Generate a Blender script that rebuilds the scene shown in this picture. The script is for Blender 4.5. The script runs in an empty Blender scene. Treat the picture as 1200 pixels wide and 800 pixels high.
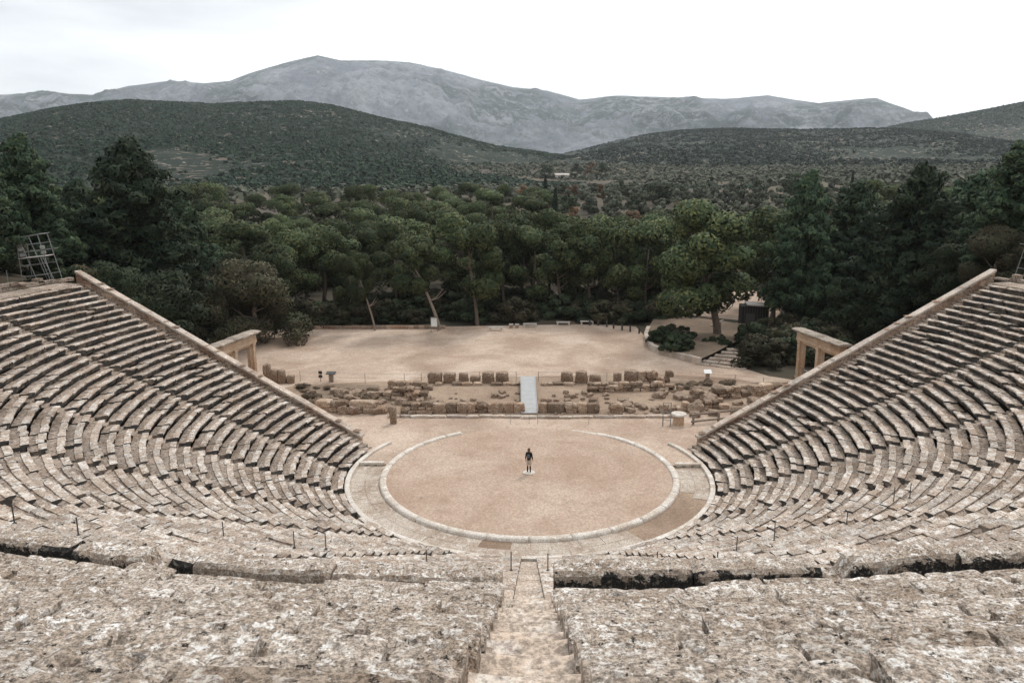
import bpy, math, random
import numpy as np
from mathutils import Vector, Matrix, noise
PI = math.pi
R = math.radians
rng = random.Random(7)
nrg = np.random.default_rng(11)
sc = bpy.context.scene
col = sc.collection

# ------------------------------------------------------------------ camera
CAM = Vector((0.0, -50.0, 20.0))
F, PITCH, YAW, ROLL = 900.0, R(12.0), R(1.306), R(-0.22)
cd = bpy.data.cameras.new('camera'); cam = bpy.data.objects.new('camera', cd); col.objects.link(cam)
cam.location = CAM
cam.matrix_world = Matrix.Translation(CAM) @ Matrix.Rotation(YAW, 4, 'Z') @ Matrix.Rotation(PI/2 - PITCH, 4, 'X') @ Matrix.Rotation(ROLL, 4, 'Z')
cd.sensor_width = 36.0; cd.lens = F/1200*36.0; cd.clip_start = 0.1; cd.clip_end = 20000
sc.camera = cam
MW = cam.matrix_world.copy()
def ray(px, py):
    v = MW.to_3x3() @ Vector((px-600.0, 400.0-py, -F))
    return v
def at(px, py, z=0.0):
    v = ray(px, py); t = (z-CAM.z)/v.z
    return CAM + v*t
def at_d(px, d):
    v = ray(px, 200.0); l = math.hypot(v.x, v.y)
    return CAM.x+v.x/l*d, CAM.y+v.y/l*d

# ------------------------------------------------------------------ helpers
def tag(o, label=None, cat=None, group=None, kind=None):
    if label: o['label'] = label
    if cat: o['category'] = cat
    if group: o['group'] = group
    if kind: o['kind'] = kind
    return o
def link(name, me, mats=(), parent=None, loc=None):
    for m in (mats if isinstance(mats, (list, tuple)) else [mats]):
        me.materials.append(m)
    o = bpy.data.objects.new(name, me); col.objects.link(o)
    if loc is not None: o.location = loc
    if parent is not None: o.parent = parent
    return o
def empty(name, loc=(0, 0, 0), rz=0.0, parent=None):
    o = bpy.data.objects.new(name, None); col.objects.link(o)
    o.location = loc; o.rotation_euler = (0, 0, rz); o.empty_display_size = .3
    if parent: o.parent = parent
    return o
def copy_tree(o, parent=None):
    c = o.copy(); col.objects.link(c)
    if parent: c.parent = parent
    for ch in o.children: copy_tree(ch, c)
    return c
class MB:
    def __init__(s): s.v = []; s.f = []; s.mi = []
    def add(s, vs, fs, m=0):
        b = len(s.v); s.v.extend(vs)
        for f in fs: s.f.append([i+b for i in f])
        s.mi.extend(m if isinstance(m, list) else [m]*len(fs))
        return s
    def box(s, c, d, rz=0.0, m=0, M=None):
        x, y, z = [q/2 for q in d]
        vs = [Vector((a*x, b*y, e*z)) for a in (-1, 1) for b in (-1, 1) for e in (-1, 1)]
        T = Matrix.Translation(c) @ Matrix.Rotation(rz, 4, 'Z')
        if M is not None: T = Matrix.Translation(c) @ M
        vs = [tuple(T @ v) for v in vs]
        return s.add(vs, [(0,1,3,2),(4,6,7,5),(0,4,5,1),(2,3,7,6),(0,2,6,4),(1,5,7,3)], m)
    def tube(s, p0, p1, r0, r1=None, n=8, m=0, cap=True):
        p0, p1 = Vector(p0), Vector(p1); r1 = r0 if r1 is None else r1
        d = (p1-p0).normalized(); a = d.orthogonal().normalized(); b = d.cross(a)
        vs = []
        for p, r in ((p0, r0), (p1, r1)):
            for k in range(n):
                t = 2*PI*k/n; vs.append(tuple(p+(a*math.cos(t)+b*math.sin(t))*r))
        fs = [(k, (k+1) % n, n+(k+1) % n, n+k) for k in range(n)]
        if cap: fs += [tuple(range(n))[::-1], tuple(range(n, 2*n))]
        return s.add(vs, fs, m)
    def path(s, pts, rad, n=8, m=0):
        pts = [Vector(p) for p in pts]; vs = []
        ref = None
        for i, p in enumerate(pts):
            d = (pts[min(i+1, len(pts)-1)]-pts[max(i-1, 0)]).normalized()
            a = d.orthogonal().normalized() if ref is None else (ref-d*ref.dot(d)).normalized()
            ref = a; b = d.cross(a); r = rad[i] if isinstance(rad, (list, tuple)) else rad
            for k in range(n):
                t = 2*PI*k/n; vs.append(tuple(p+(a*math.cos(t)+b*math.sin(t))*r))
        fs = [(i*n+k, i*n+(k+1) % n, (i+1)*n+(k+1) % n, (i+1)*n+k) for i in range(len(pts)-1) for k in range(n)]
        fs += [tuple(range(n))[::-1], tuple(range((len(pts)-1)*n, len(pts)*n))]
        return s.add(vs, fs, m)
    def mesh(s, name):
        me = bpy.data.meshes.new(name); me.from_pydata([tuple(v) for v in s.v], [], s.f)
        if any(s.mi): me.polygons.foreach_set('material_index', s.mi)
        me.update(); return me
    def build(s, name, mats, parent=None, loc=None, smooth=False):
        me = s.mesh(name)
        if smooth: me.polygons.foreach_set('use_smooth', [True]*len(me.polygons))
        return link(name, me, mats, parent, loc)
def np_mesh(name, V, Q, smooth=False):
    me = bpy.data.meshes.new(name); n = Q.shape[1]
    me.vertices.add(len(V)); me.vertices.foreach_set('co', V.astype(np.float32).ravel())
    me.loops.add(Q.size); me.loops.foreach_set('vertex_index', Q.astype(np.int32).ravel())
    me.polygons.add(len(Q)); me.polygons.foreach_set('loop_start', np.arange(0, Q.size, n, dtype=np.int32))
    me.polygons.foreach_set('loop_total', np.full(len(Q), n, dtype=np.int32))
    if smooth: me.polygons.foreach_set('use_smooth', np.ones(len(Q), dtype=bool))
    me.update(calc_edges=True); me.validate(); return me
def grid_quads(nu, nv):
    i = np.arange(nu-1)[:, None]; j = np.arange(nv-1)[None, :]
    a = (i*nv+j).ravel()
    return np.stack([a, a+nv, a+nv+1, a+1], 1)
# vectorised value noise
_T = nrg.random((256, 256))
def vn(x, y):
    xi = np.floor(x).astype(int); yi = np.floor(y).astype(int); fx = x-xi; fy = y-yi
    fx = fx*fx*(3-2*fx); fy = fy*fy*(3-2*fy)
    g = lambda a, b: _T[a & 255, b & 255]
    return (g(xi, yi)*(1-fx)+g(xi+1, yi)*fx)*(1-fy)+(g(xi, yi+1)*(1-fx)+g(xi+1, yi+1)*fx)*fy
def fbm(x, y, o=5, ridge=False):
    s = 0; a = .5
    for k in range(o):
        q = vn(x*2**k+k*17.3, y*2**k+k*9.1)
        if ridge: q = 1-np.abs(2*q-1)
        s = s+a*q; a *= .5
    return s

# ------------------------------------------------------------------ materials
class NT:
    def __init__(s, name, rough=.95, spec=.2):
        s.m = bpy.data.materials.new(name); s.m.use_nodes = True; s.t = s.m.node_tree; s.n = s.t.nodes
        s.b = s.n['Principled BSDF']; s.b.inputs['Roughness'].default_value = rough
        s.b.inputs['Specular IOR Level'].default_value = spec
        s.co = s.n.new('ShaderNodeTexCoord').outputs['Object']
    def L(s, a, b): s.t.links.new(a, b)
    def noise(s, scale, detail=4, rough=.6, dist=0, vec=None):
        n = s.n.new('ShaderNodeTexNoise'); n.inputs['Scale'].default_value = scale; n.inputs['Detail'].default_value = detail
        n.inputs['Roughness'].default_value = rough; n.inputs['Distortion'].default_value = dist
        s.L(vec or s.co, n.inputs['Vector']); return n.outputs['Fac']
    def voro(s, scale, feat='F1', rnd=1, out='Distance', vec=None):
        n = s.n.new('ShaderNodeTexVoronoi'); n.feature = feat; n.inputs['Scale'].default_value = scale
        n.inputs['Randomness'].default_value = rnd; s.L(vec or s.co, n.inputs['Vector']); return n.outputs[out]
    def stretch(s, sx, sy, sz, rz=0):
        n = s.n.new('ShaderNodeMapping'); n.inputs['Scale'].default_value = (sx, sy, sz); n.inputs['Rotation'].default_value = (0, 0, rz)
        s.L(s.co, n.inputs['Vector']); return n.outputs['Vector']
    def ramp(s, fac, a, b, ca=(0, 0, 0), cb=(1, 1, 1)):
        n = s.n.new('ShaderNodeValToRGB'); n.color_ramp.elements[0].position = a; n.color_ramp.elements[1].position = b
        n.color_ramp.elements[0].color = (*ca, 1); n.color_ramp.elements[1].color = (*cb, 1)
        s.L(fac, n.inputs['Fac']); return n.outputs['Color']
    def mix(s, fac, a, b, mode='MIX'):
        n = s.n.new('ShaderNodeMix'); n.data_type = 'RGBA'; n.blend_type = mode
        for k, q in ((0, fac), (6, a), (7, b)):
            if isinstance(q, (int, float)): n.inputs[k].default_value = q
            elif isinstance(q, tuple): n.inputs[k].default_value = (*q, 1)
            else: s.L(q, n.inputs[k])
        return n.outputs[2]
    def math(s, op, a, b=0.0):
        n = s.n.new('ShaderNodeMath'); n.operation = op
        for k, q in ((0, a), (1, b)):
            if isinstance(q, (int, float)): n.inputs[k].default_value = q
            else: s.L(q, n.inputs[k])
        return n.outputs[0]
    def island(s):
        return s.n.new('ShaderNodeNewGeometry').outputs['Random Per Island']
    def objrand(s):
        return s.n.new('ShaderNodeObjectInfo').outputs['Random']
    def bump(s, h, strength=.5, dist=.02):
        n = s.n.new('ShaderNodeBump'); n.inputs['Strength'].default_value = strength; n.inputs['Distance'].default_value = dist
        s.L(h, n.inputs['Height']); s.L(n.outputs[0], s.b.inputs['Normal'])
    def out(s, c):
        if isinstance(c, tuple): s.b.inputs['Base Color'].default_value = (*c, 1)
        else: s.L(c, s.b.inputs['Base Color'])
        return s.m
def plain(name, c, rough=.7, metal=0, nz=.12, sc_=8):
    n = NT(name, rough); n.b.inputs['Metallic'].default_value = metal
    f = n.noise(sc_, 5)
    c2 = tuple(q*(1-nz*2) for q in c); c3 = tuple(min(1, q*(1+nz)) for q in c)
    return n.out(n.ramp(f, .3, .7, c2, c3))
def stone(name, base, brown, white, dark, wl=.56, dk=.62, scale=1.0, bump=.8, bd=.03, isl=.35, brown_amt=(.42, .62), brt=1):
    n = NT(name)
    big = n.noise(.45*scale, 4, .6)
    c = n.mix(n.ramp(big, *brown_amt), base, brown)
    c = n.mix(n.math('MULTIPLY', n.ramp(n.noise(2.2*scale, 5, .7, .3), wl-.03, wl+.07), .85), c, white)
    c = n.mix(n.math('MULTIPLY', n.ramp(n.noise(7*scale, 5, .75), dk-.04, dk+.05), .85), c, dark)
    med = n.noise(1.1*scale, 4, .7, 0)
    c = n.mix(n.math('MULTIPLY', n.ramp(med, .58, .74), .55), c, tuple(q*.5 for q in brown))
    v = n.math('ADD', n.math('MULTIPLY', n.island(), isl*2), 1-isl)
    cc = n.n.new('ShaderNodeCombineColor')
    for k in range(3): n.L(v, cc.inputs[k])
    c = n.mix(1.0, c, cc.outputs[0], 'MULTIPLY')
    f2 = n.noise(18*scale, 6, .75)
    c = n.mix(.6, c, n.ramp(f2, .42, .58, (.18, .18, .18), (.82, .82, .82)), 'OVERLAY')
    h = n.math('ADD', n.math('MULTIPLY', n.noise(5*scale, 8, .75), 1.0), n.math('MULTIPLY', n.ramp(n.noise(14*scale, 4, .6), .55, .62), -.25))
    n.bump(h, bump, bd)
    return n.out(c)
M = {}
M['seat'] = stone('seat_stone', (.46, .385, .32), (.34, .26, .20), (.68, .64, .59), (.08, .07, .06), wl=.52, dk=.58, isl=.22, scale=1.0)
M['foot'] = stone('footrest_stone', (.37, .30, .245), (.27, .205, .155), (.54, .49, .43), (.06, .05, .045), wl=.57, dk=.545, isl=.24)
M['riser'] = stone('shaded_riser_stone', (.20, .165, .14), (.16, .12, .09), (.30, .26, .23), (.05, .045, .04), wl=.62, dk=.58, isl=.25)
def nearstone(name, base, brown, white, dark, cov):
    n = NT(name)
    c = n.mix(n.ramp(n.noise(.9, 5, .65), .45, .62), base, brown)
    c = n.mix(n.math('MULTIPLY', n.ramp(n.noise(5, 6, .8), .50, .62), .6), c, tuple(q*.62 for q in brown))
    patch = n.ramp(n.noise(1.6, 4, .6), .38, .62)
    w1 = n.ramp(n.noise(9, 7, .72, .2), cov-.02, cov+.01)
    c = n.mix(n.math('MULTIPLY', w1, n.math('ADD', n.math('MULTIPLY', patch, .65), .25)), c, white)
    c = n.mix(n.ramp(n.noise(11, 6, .8), .585, .605), c, dark)
    c = n.mix(n.math('MULTIPLY', n.ramp(n.noise(2.4, 7, .8), .60, .66), .75), c, tuple(q*2.0 for q in dark))
    c = n.mix(.75, c, n.ramp(n.noise(30, 6, .85), .43, .57, (.12, .12, .12), (.85, .85, .85)), 'OVERLAY')
    isl = n.math('ADD', n.math('MULTIPLY', n.island(), .34), .80)
    cc = n.n.new('ShaderNodeCombineColor')
    for k in range(3): n.L(n.math('POWER', isl, (1.0, 1.12, 1.25)[k]), cc.inputs[k])
    c = n.mix(1.0, c, cc.outputs[0], 'MULTIPLY')
    h = n.math('ADD', n.noise(7, 9, .8), n.math('MULTIPLY', n.ramp(n.noise(11, 6, .8), .60, .66), -.5))
    n.bump(h, 1.0, .028)
    return n.out(c)
M['near'] = nearstone('weathered_stone', (.42, .355, .295), (.30, .235, .18), (.78, .75, .71), (.035, .03, .027), .545)
M['nearfoot'] = nearstone('weathered_footrest', (.32, .25, .195), (.23, .165, .12), (.60, .55, .50), (.035, .03, .027), .59)
M['stair'] = stone('worn_stair_stone', (.50, .415, .34), (.42, .335, .265), (.60, .54, .48), (.15, .12, .10), wl=.56, dk=.64, scale=.8, bump=.6, isl=.12)
n = NT('shaded_riser_stone')
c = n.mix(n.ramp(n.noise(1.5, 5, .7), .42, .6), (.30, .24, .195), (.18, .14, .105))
c = n.mix(n.math('MULTIPLY', n.ramp(n.noise(1.1, 6, .75), .38, .50), .88), c, (.048, .050, .050))  # blackish patches: dark growth, plus shade under the lips put into the colour
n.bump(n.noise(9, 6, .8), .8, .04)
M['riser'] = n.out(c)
n = NT('growth_and_shade_on_stone')  # bench backs: dark growth, and shadow low down painted into the colour
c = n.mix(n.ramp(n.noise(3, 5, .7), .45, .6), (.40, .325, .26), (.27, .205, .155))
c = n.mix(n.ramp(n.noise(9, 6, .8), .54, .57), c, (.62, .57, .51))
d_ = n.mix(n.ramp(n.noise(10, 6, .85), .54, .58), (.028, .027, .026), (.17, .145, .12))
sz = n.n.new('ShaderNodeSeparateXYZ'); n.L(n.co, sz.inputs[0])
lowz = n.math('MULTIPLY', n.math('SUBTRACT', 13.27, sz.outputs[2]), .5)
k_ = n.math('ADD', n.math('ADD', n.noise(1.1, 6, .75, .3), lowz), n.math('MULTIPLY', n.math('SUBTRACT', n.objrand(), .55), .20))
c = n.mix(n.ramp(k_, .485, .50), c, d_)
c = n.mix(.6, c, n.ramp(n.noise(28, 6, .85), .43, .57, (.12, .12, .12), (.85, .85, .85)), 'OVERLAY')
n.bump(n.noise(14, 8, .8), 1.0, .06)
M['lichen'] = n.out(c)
M['pale'] = stone('pale_limestone', (.60, .55, .49), (.47, .40, .33), (.74, .71, .66), (.20, .17, .15), wl=.56, dk=.72, isl=.08, bump=.35)
M['pave'] = stone('paving_stone', (.43, .37, .31), (.31, .24, .185), (.55, .50, .45), (.16, .13, .11), wl=.56, dk=.68, isl=.15, bump=.3)
M['walls'] = stone('wall_stone', (.36, .275, .21), (.27, .17, .115), (.45, .38, .31), (.07, .05, .04), wl=.6, dk=.56, isl=.35)
M['cap'] = stone('cap_stone', (.50, .43, .365), (.38, .30, .24), (.6, .55, .5), (.14, .12, .1), wl=.56, dk=.66, isl=.2)
M['ruin'] = stone('ruin_stone', (.36, .27, .20), (.26, .175, .12), (.50, .42, .34), (.05, .042, .034), wl=.57, dk=.57, isl=.4)
M['gate'] = stone('portal_stone', (.52, .395, .29), (.42, .28, .18), (.62, .52, .42), (.10, .08, .06), wl=.6, dk=.66, isl=.15, bump=.4)
M['gatetop'] = stone('portal_cornice_stone', (.40, .34, .28), (.27, .22, .17), (.55, .50, .44), (.06, .05, .045), wl=.57, dk=.56, isl=.2)
M['white'] = plain('white_paint', (.78, .78, .76), .5)
M['metal'] = plain('grey_metal', (.26, .265, .26), .55, .3)
M['darkmetal'] = plain('dark_metal', (.09, .085, .08), .6, .3)
M['ramp'] = plain('pale_walkway', (.38, .385, .385), .6, 0, .06, 3)
M['wood'] = plain('dark_wood', (.035, .032, .03), .8)
M['glass'] = plain('lamp_glass', (.5, .5, .48), .2)
M['bench'] = plain('bench_stone', (.5, .46, .42), .8)
# sand
def sandmat(name, a, b, c, lines=False):
    n = NT(name)
    base = n.mix(n.ramp(n.noise(.13, 6, .62, .6), .36, .66), a, b)
    base = n.mix(n.math('MULTIPLY', n.ramp(n.noise(.5, 5, .7), .5, .75), .5), base, c)
    base = n.mix(n.math('MULTIPLY', n.ramp(n.noise(3.0, 6, .8), .62, .74), .45), base, tuple(q*.55 for q in c))
    if lines:
        w = n.n.new('ShaderNodeTexWave'); w.inputs['Scale'].default_value = .035; w.inputs['Distortion'].default_value = 9
        w.inputs['Detail'].default_value = 3; w.inputs['Detail Scale'].default_value = .6
        n.L(n.stretch(.35, 1.3, 1), w.inputs['Vector'])
        base = n.mix(n.math('MULTIPLY', n.ramp(w.outputs['Fac'], .86, .99), .35), base, tuple(q*.72 for q in c))
    base = n.mix(n.math('MULTIPLY', n.ramp(n.noise(1.3, 7, .85, .8), .60, .66), .5), base, tuple(q*.6 for q in c))
    base = n.mix(n.math('MULTIPLY', n.ramp(n.noise(.9, 6, .7, 1.5), .60, .68), .45), base, tuple(min(.6, q*1.25) for q in b))
    base = n.mix(.5, base, n.ramp(n.noise(7, 6, .9), .42, .58, (.25, .25, .25), (.75, .75, .75)), 'OVERLAY')
    n.bump(n.noise(6, 6, .7), .35, .02)
    return n.out(base)
M['orch'] = sandmat('orchestra_earth', (.355, .255, .19), (.47, .37, .295), (.26, .17, .118))
M['sand'] = sandmat('court_sand', (.36, .265, .20), (.54, .435, .35), (.27, .175, .12), True)
M['soil'] = sandmat('reddish_soil', (.23, .16, .115), (.37, .285, .21), (.13, .09, .065))
M['bedsoil'] = sandmat('bed_soil', (.17, .125, .09), (.25, .19, .14), (.10, .08, .055))
# forest floor and far valley in the one ground sheet: plant litter near, dry field beyond
n = NT('ground_earth')
base = n.mix(n.ramp(n.noise(.02, 6, .65), .42, .6), (.05, .042, .030), (.10, .08, .056))
base = n.mix(n.math('MULTIPLY', n.ramp(n.noise(.008, 5, .6), .5, .62), .5), base, (.13, .115, .07))
base = n.mix(n.math('MULTIPLY', n.ramp(n.noise(.05, 4, .6), .60, .68), .7), base, (.30, .20, .14))
base = n.mix(n.math('MULTIPLY', n.ramp(n.noise(.4, 4, .7), .5, .6), .6), base, (.045, .05, .032))
M['ground'] = n.out(base)
def hillmat(name, bare, bare2, scrub, dens, s=1.0):
    n = NT(name)
    b = n.mix(n.ramp(n.noise(.012*s, 5, .7), .4, .62), bare, bare2)
    clump = n.voro(.16*s, vec=None)
    big = n.noise(.006*s, 5, .6)
    thr = n.math('ADD', n.math('MULTIPLY', big, -1.2), dens)
    k = n.math('GREATER_THAN', n.math('ADD', thr, n.math('MULTIPLY', n.noise(.09*s, 6, .8), 1.0)), clump)
    c = n.mix(k, b, scrub)
    c = n.mix(n.math('MULTIPLY', n.ramp(n.noise(.12*s, 5, .8), .60, .64), .8), c, (.48, .42, .37))
    n.bump(n.noise(.05*s, 8, .8), 1.0, 6)
    return n.out(c)
M['hill'] = hillmat('scrubby_hillside', (.22, .175, .14), (.14, .11, .085), (.022, .036, .025), .96)
M['hill2'] = hillmat('open_hillside', (.27, .21, .165), (.16, .13, .10), (.024, .038, .027), .92)
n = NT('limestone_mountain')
c = n.mix(n.ramp(n.noise(.0022, 8, .7, .4), .44, .58), (.27, .30, .345), (.46, .485, .53))  # rock lightened and blued: part of the distance haze is put into the colour
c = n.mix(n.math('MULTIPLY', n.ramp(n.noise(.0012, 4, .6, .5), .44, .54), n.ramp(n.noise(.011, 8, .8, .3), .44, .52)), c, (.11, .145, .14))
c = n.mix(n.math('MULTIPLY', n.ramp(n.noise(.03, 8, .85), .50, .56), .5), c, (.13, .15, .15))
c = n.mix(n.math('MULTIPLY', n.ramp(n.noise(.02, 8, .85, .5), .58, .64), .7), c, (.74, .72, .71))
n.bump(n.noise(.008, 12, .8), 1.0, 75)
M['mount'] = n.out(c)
def leafmat(name, a, b, c, tr=.0):
    n = NT(name, .8, .15)
    r = n.ramp(n.island(), .25, 1.0)
    q = n.mix(r, a, b)
    q = n.mix(n.ramp(n.noise(.35, 3, .6), .45, .65), q, c)
    o = n.math('ADD', n.math('MULTIPLY', n.objrand(), .9), .6)
    cc = n.n.new('ShaderNodeCombineColor')
    for k in range(3): n.L(o, cc.inputs[k])
    q = n.mix(1.0, q, cc.outputs[0], 'MULTIPLY')
    n.out(q)
    if tr <= 0: return n.m
    t = n.n.new('ShaderNodeBsdfTranslucent'); n.L(q, t.inputs['Color'])
    m = n.n.new('ShaderNodeMixShader'); m.inputs[0].default_value = tr
    n.L(n.b.outputs[0], m.inputs[1]); n.L(t.outputs[0], m.inputs[2]); n.L(m.outputs[0], n.n['Material Output'].inputs['Surface'])
    return n.m
M['pine'] = leafmat('pine_needles', (.030, .050, .027), (.140, .148, .056), (.048, .070, .033))
M['conifer'] = leafmat('conifer_needles', (.022, .042, .028), (.085, .108, .050), (.034, .056, .033))
M['leafy'] = leafmat('dark_leaves', (.022, .036, .020), (.055, .068, .032), (.035, .047, .026))
M['brownleaf'] = leafmat('brown_green_leaves', (.036, .036, .022), (.088, .074, .044), (.046, .052, .030))
M['olive'] = leafmat('olive_leaves', (.050, .062, .042), (.125, .130, .095), (.08, .078, .055))
M['autumn'] = leafmat('russet_leaves', (.14, .085, .05), (.21, .135, .08), (.11, .08, .05))
M['cyp'] = leafmat('cypress_leaves', (.014, .024, .016), (.03, .042, .025), (.02, .03, .02))
M['drybush'] = leafmat('dry_bush', (.13, .095, .065), (.22, .16, .11), (.15, .12, .08))
M['bark'] = plain('pine_bark', (.16, .125, .10), .95, 0, .25, 5)
M['bark2'] = plain('pale_bark', (.27, .22, .18), .95, 0, .25, 5)
M['grass'] = leafmat('grass_blades', (.10, .10, .05), (.19, .16, .09), (.14, .10, .06))

# ------------------------------------------------------------------ world, sun
w = bpy.data.worlds.new('World'); sc.world = w; w.use_nodes = True
t = w.node_tree; nn = t.nodes; bg = nn['Background']
sky = nn.new('ShaderNodeTexSky'); sky.sky_type = 'NISHITA'; sky.sun_disc = False
SUN_EL, SUN_AZ = R(48), R(25)        # azimuth from +y towards +x
sky.sun_elevation = SUN_EL; sky.sun_rotation = SUN_AZ
t.links.new(sky.outputs[0], bg.inputs['Color']); bg.inputs['Strength'].default_value = .06
tc = nn.new('ShaderNodeTexCoord'); mp = nn.new('ShaderNodeMapping'); mp.inputs['Scale'].default_value = (1.2, 1.2, 5.0)
t.links.new(tc.outputs['Generated'], mp.inputs['Vector'])
nz = nn.new('ShaderNodeTexNoise'); nz.inputs['Scale'].default_value = 1.6; nz.inputs['Detail'].default_value = 6; nz.inputs['Roughness'].default_value = .5
t.links.new(mp.outputs[0], nz.inputs['Vector'])
cr = nn.new('ShaderNodeValToRGB'); cr.color_ramp.elements[0].position = .38; cr.color_ramp.elements[1].position = .62
cr.color_ramp.elements[0].color = (.46, .49, .52, 1); cr.color_ramp.elements[1].color = (.97, .99, 1.0, 1)
t.links.new(nz.outputs['Fac'], cr.inputs['Fac'])
# the overcast is a touch brighter on the side of the hidden sun
sx = nn.new('ShaderNodeSeparateXYZ'); t.links.new(tc.outputs['Generated'], sx.inputs[0])
mr = nn.new('ShaderNodeMapRange'); mr.inputs['From Min'].default_value = -.6; mr.inputs['From Max'].default_value = .3
mr.inputs['To Min'].default_value = .0; mr.inputs['To Max'].default_value = 1.0; t.links.new(sx.outputs['X'], mr.inputs['Value'])
mx = nn.new('ShaderNodeMix'); mx.data_type = 'RGBA'; t.links.new(mr.outputs[0], mx.inputs[0])
t.links.new(cr.outputs[0], mx.inputs[6]); mx.inputs[7].default_value = (.98, .99, 1.0, 1)
bg2 = nn.new('ShaderNodeBackground'); t.links.new(mx.outputs[2], bg2.inputs['Color']); bg2.inputs['Strength'].default_value = 1.32
ms = nn.new('ShaderNodeMixShader'); ms.inputs[0].default_value = .9
t.links.new(bg.outputs[0], ms.inputs[1]); t.links.new(bg2.outputs[0], ms.inputs[2]); t.links.new(ms.outputs[0], nn['World Output'].inputs['Surface'])
sl = bpy.data.lights.new('sun', 'SUN'); sl.energy = 1.5; sl.angle = R(11); sl.color = (1, .93, .86)
so = bpy.data.objects.new('sun', sl); col.objects.link(so)
sd = Vector((math.sin(SUN_AZ)*math.cos(SUN_EL), math.cos(SUN_AZ)*math.cos(SUN_EL), math.sin(SUN_EL)))
so.rotation_euler = sd.to_track_quat('Z', 'Y').to_euler(); so.location = (0, 0, 60)
sc.view_settings.view_transform = 'Standard'; sc.view_settings.look = 'None'; sc.view_settings.exposure = 0.22; sc.view_settings.gamma = 1
sc.render.engine = 'CYCLES'
sc.cycles.max_bounces = 4; sc.cycles.diffuse_bounces = 3; sc.cycles.glossy_bounces = 1; sc.cycles.transmission_bounces = 2; sc.cycles.volume_bounces = 2
sc.cycles.use_denoising = True

# ------------------------------------------------------------------ theatre geometry
R0, TR, H0, RS, NR = 12.55, .728, .38, .346, 34      # first front edge, tread, first height, rise, rows
def row_r(i): return R0+TR*i
def row_h(i): return H0+RS*i
RTOP = row_r(NR)          # about 37.8
ZD = row_h(NR-1)+.1       # diazoma walk
UR0, UTR, UH0, URS, UN = 39.55, .75, 14.07, .378, 15
LK, LC = .23, 2.4         # retaining wall line y = LK*|x| + LC
PHI = math.atan(LK); LN = math.hypot(1, LK)
def th_line(r, off):      # angle from -y where radius r meets the line moved back by off
    return PHI+math.acos(max(-1, min(1, -(LC-off*LN)/(LN*r))))
def th_rad(r, off): return th_line(r, off)
ALPHA = R(17.9); SW = .37 # stair half width
def P(r, th, z): return (r*math.sin(th), -r*math.cos(th), z)
def far_y(x): return LK*np.abs(x)+LC

# ------------------------------------------------------------------ ground
def ground_z(x, y):
    x = np.asarray(x, float); y = np.asarray(y, float)
    ax = np.abs(x); r = np.hypot(x, y)
    sm = lambda q: np.clip(q, 0, 1)**2*(3-2*np.clip(q, 0, 1))
    line = LK*ax+LC
    # behind the seats the hill carries on up
    up = ZD-.35+np.clip(r-40.5, 0, 200)*.44
    back = sm((r-38.2)/1.6)*(ZD-.35)
    back = np.where(r > 40.5, up, back)
    back = np.minimum(back, 40+.1*r)
    # near the two side edges the upper bank stays low and falls away to the north
    side = sm((r-38.2)/2.0)*(ZD-.35)+np.clip(r-44, 0, 60)*.16
    k = sm((y+6)/14)
    z = back*(1-k)+side*k
    fall = 1-sm((y-line-.5)/30)
    near = sm((ax-34.0)/7.0)
    z = np.where(y > line+.4, side*0+ (ZD-.35+np.clip(r-44, 0, 60)*.16)*fall*near, z)
    d = np.hypot(x, y+50)
    az = x/np.maximum(d, 1)
    valley = np.interp(d, [0, 165, 205, 300, 450, 600, 1000, 1600, 2600, 9000], [0, 0, 3, 10, 14.5, 19, 38, 62, 75, 60])
    valley = valley+np.where(d > 220, (fbm(x*.004+3, y*.004, 3)-.45)*10*np.clip((d-220)/300, 0, 1), 0)
    return np.where(y > 0, np.maximum(z, valley*sm((y-60)/60)), z)
def axis(lo, hi, fine0, fine1, step):
    a = list(np.arange(fine0, fine1+.01, step)); s = step
    while a[-1] < hi: s *= 1.12; a.append(a[-1]+s)
    s = step
    while a[0] > lo: s *= 1.12; a.insert(0, a[0]-s)
    return np.array(a)
gx = axis(-7000, 7000, -75, 75, 1.25); gy = axis(-400, 9000, -75, 75, 1.25)
GX, GY = np.meshgrid(gx, gy, indexing='ij')
GZ = ground_z(GX, GY)
GZ = GZ-.02+np.where((GZ > 1.0), (vn(GX*.4, GY*.4)-.5)*.25, 0)
link('ground', np_mesh('ground', np.stack([GX.ravel(), GY.ravel(), GZ.ravel()], 1), grid_quads(len(gx), len(gy)), True), M['ground'])['kind'] = 'structure'
def gz(x, y): return float(ground_z(x, y))

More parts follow.
